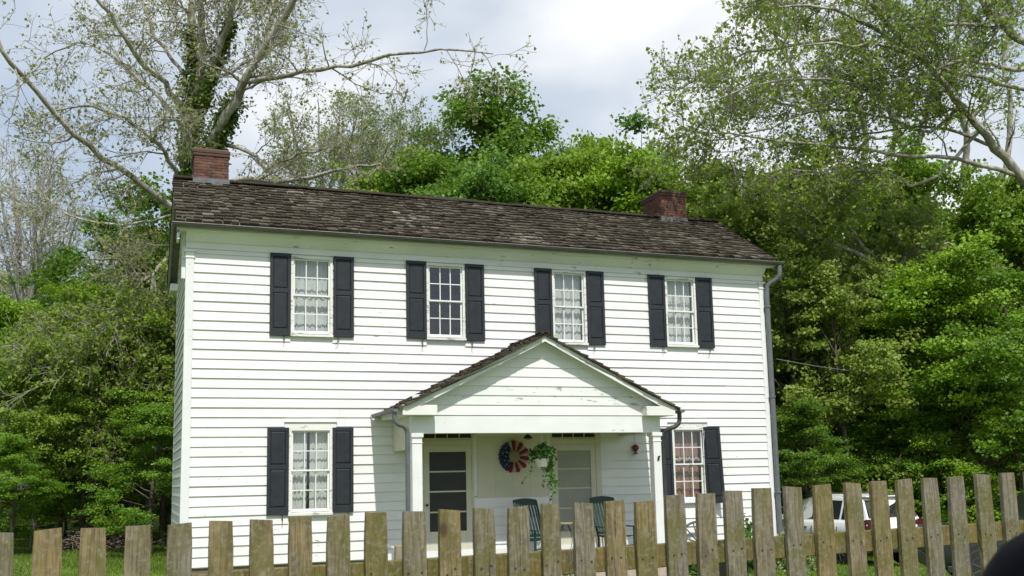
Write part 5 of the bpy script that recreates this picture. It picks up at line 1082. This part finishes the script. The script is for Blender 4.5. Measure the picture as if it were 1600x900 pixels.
traced('sycamore', 'slim grey-trunked sycamore group crossing behind the light green leaves at upper right', b0, [
    ('trunk', [(1440, 760), (1436, 420), (1430, 300)], D, D, .3, .2), ('limb', [(1432, 300), (1400, 200), (1350, 90), (1320, -20)], D, D, .16, .07), ('limb', [(1432, 300), (1440, 200), (1490, 90), (1500, -20)], D, D, .13, .07),
    ('limb', [(1380, 300), (1400, 200), (1410, 90), (1400, -30)], D, D+1, .13, .07), ('limb', [(1330, 300), (1290, 190), (1240, 110), (1200, 30)], D, D+1, .14, .05), ('limb', [(1340, 300), (1350, 190), (1290, 100), (1270, -10)], D, D-1, .12, .05),
    ('limb', [(1500, 300), (1510, 200), (1470, 100), (1440, -20)], D, D-1, .13, .06), ('limb', [(1550, 330), (1580, 200), (1570, 90), (1600, -20)], D, D, .12, .06)], D, 'pale_bark', 'leaf_fresh', .10, (8, 5, 4), 4, 8, up=.05)
D = 31.
b0 = at(1432, 750, D); b0[2] = float(gz(b0[0], b0[1]))
traced('sycamore', 'speckled-trunk sycamore with spreading pale leafy branches right of the house', b0, [
    ('trunk', [(1434, 760), (1428, 900), (1420, 550), (1412, 490)], D, D, .24, .17), ('limb', [(1412, 490), (1395, 440), (1345, 400), (1290, 380), (1250, 365)], D, D-1, .15, .03), ('limb', [(1414, 500), (1440, 488), (1480, 486), (1560, 500)], D, D-2, .11, .03),
    ('limb', [(1410, 520), (1370, 560), (1300, 580), (1262, 560)], D, D-1, .06, .02), ('limb', [(1412, 495), (1420, 430), (1400, 370), (1370, 330)], D, D, .11, .03), ('limb', [(1420, 540), (1470, 560), (1540, 570)], D, D-3, .06, .02), ('limb', [(1400, 460), (1340, 450), (1280, 440), (1262, 455)], D, D-1.5, .07, .02),
    ('limb', [(1380, 420), (1320, 350), (1275, 325), (1225, 312)], D, D-2, .08, .02), ('limb', [(1390, 440), (1420, 400), (1470, 380), (1520, 400)], D, D-1, .08, .02)], D, 'sycamore_bark', 'leaf_pale', .13, (9, 6, 4), 8, 12, up=-.02)
D = 29.
b0 = at(228, 750, D); b0[2] = float(gz(b0[0], b0[1]))
traced('young_sycamore', 'slender sycamore with drooping pale-leaved branches close beside the left wall', b0, [
    ('trunk', [(232, 760), (234, 900), (230, 520), (240, 430)], D, D, .10, .05), ('limb', [(232, 540), (215, 495), (190, 500), (165, 560)], D, D-2, .05, .015), ('limb', [(233, 600), (250, 520), (255, 460)], D, D-1, .05, .015), ('limb', [(232, 900), (180, 600), (120, 590), (60, 600)], D, D-3, .05, .015),
    ('limb', [(232, 560), (160, 520), (100, 530), (40, 545)], D, D-2, .05, .015), ('limb', [(232, 660), (190, 660), (150, 700)], D, D-2, .04, .012), ('limb', [(234, 580), (262, 580), (268, 640)], D, D-1, .03, .012)], D, 'pale_bark', 'leaf_olive', .11, (14, 6, 5), 6, 14, up=-.04)
# bare pale trees far left, and the twiggy one behind the roof
def bare(px, d, top, label, seed, wd=60, leafm='leaf_dry', per=1, spread=1., pale='pale_bark', tw='pale_twig', group=None, r0=.22, trunk_top=.45, nb_=(9, 6, 5)):
    b0 = at(px, 750, d); b0[2] = float(gz(b0[0], b0[1])); r = random.Random(seed); y1 = 750-(750-top)*trunk_top; lim = [('trunk', [(px, 765), (px+2, (750+y1)/2), (px+3, y1)], d, d, r0, r0*.6)]
    for k in range(9):
        s_ = -1 if k % 2 else 1; f = r.uniform(.1, 1)*spread; ya = y1+r.uniform(-20, 30); lim.append(('limb', [(px+3, ya), (px+3+s_*wd*f*.5, ya-(ya-top)*.45), (px+3+s_*wd*f, top+r.uniform(0, 60)*f)], d, d+r.uniform(-3, 3), r0*.42, .02))
    return traced('bare_tree', label, b0, lim, d, pale, leafm, .10, nb_, per, seed, twig=tw, up=.08, group=group, twr=.009)
bare(38, 41, 235, 'pale bare tree with a whitish trunk near the left edge, the wider of the two', 21, 80, nb_=(7, 5, 4), r0=.28)
bare(63, 43, 290, 'slimmer pale bare tree with a whitish trunk near the left edge', 22, 60, nb_=(6, 5, 4), r0=.2)
bare(505, 44, 150, 'fine-twigged grey tree just coming into leaf behind the roof, right of the left chimney', 23, 95, 'leaf_olive', 3, trunk_top=.62, r0=.2, nb_=(9, 6, 5))
bare(600, 46, 190, 'fine-twigged grey tree beside the dark green trees behind the roof', 24, 80, 'leaf_olive', 4, trunk_top=.62, r0=.2, nb_=(8, 6, 5))
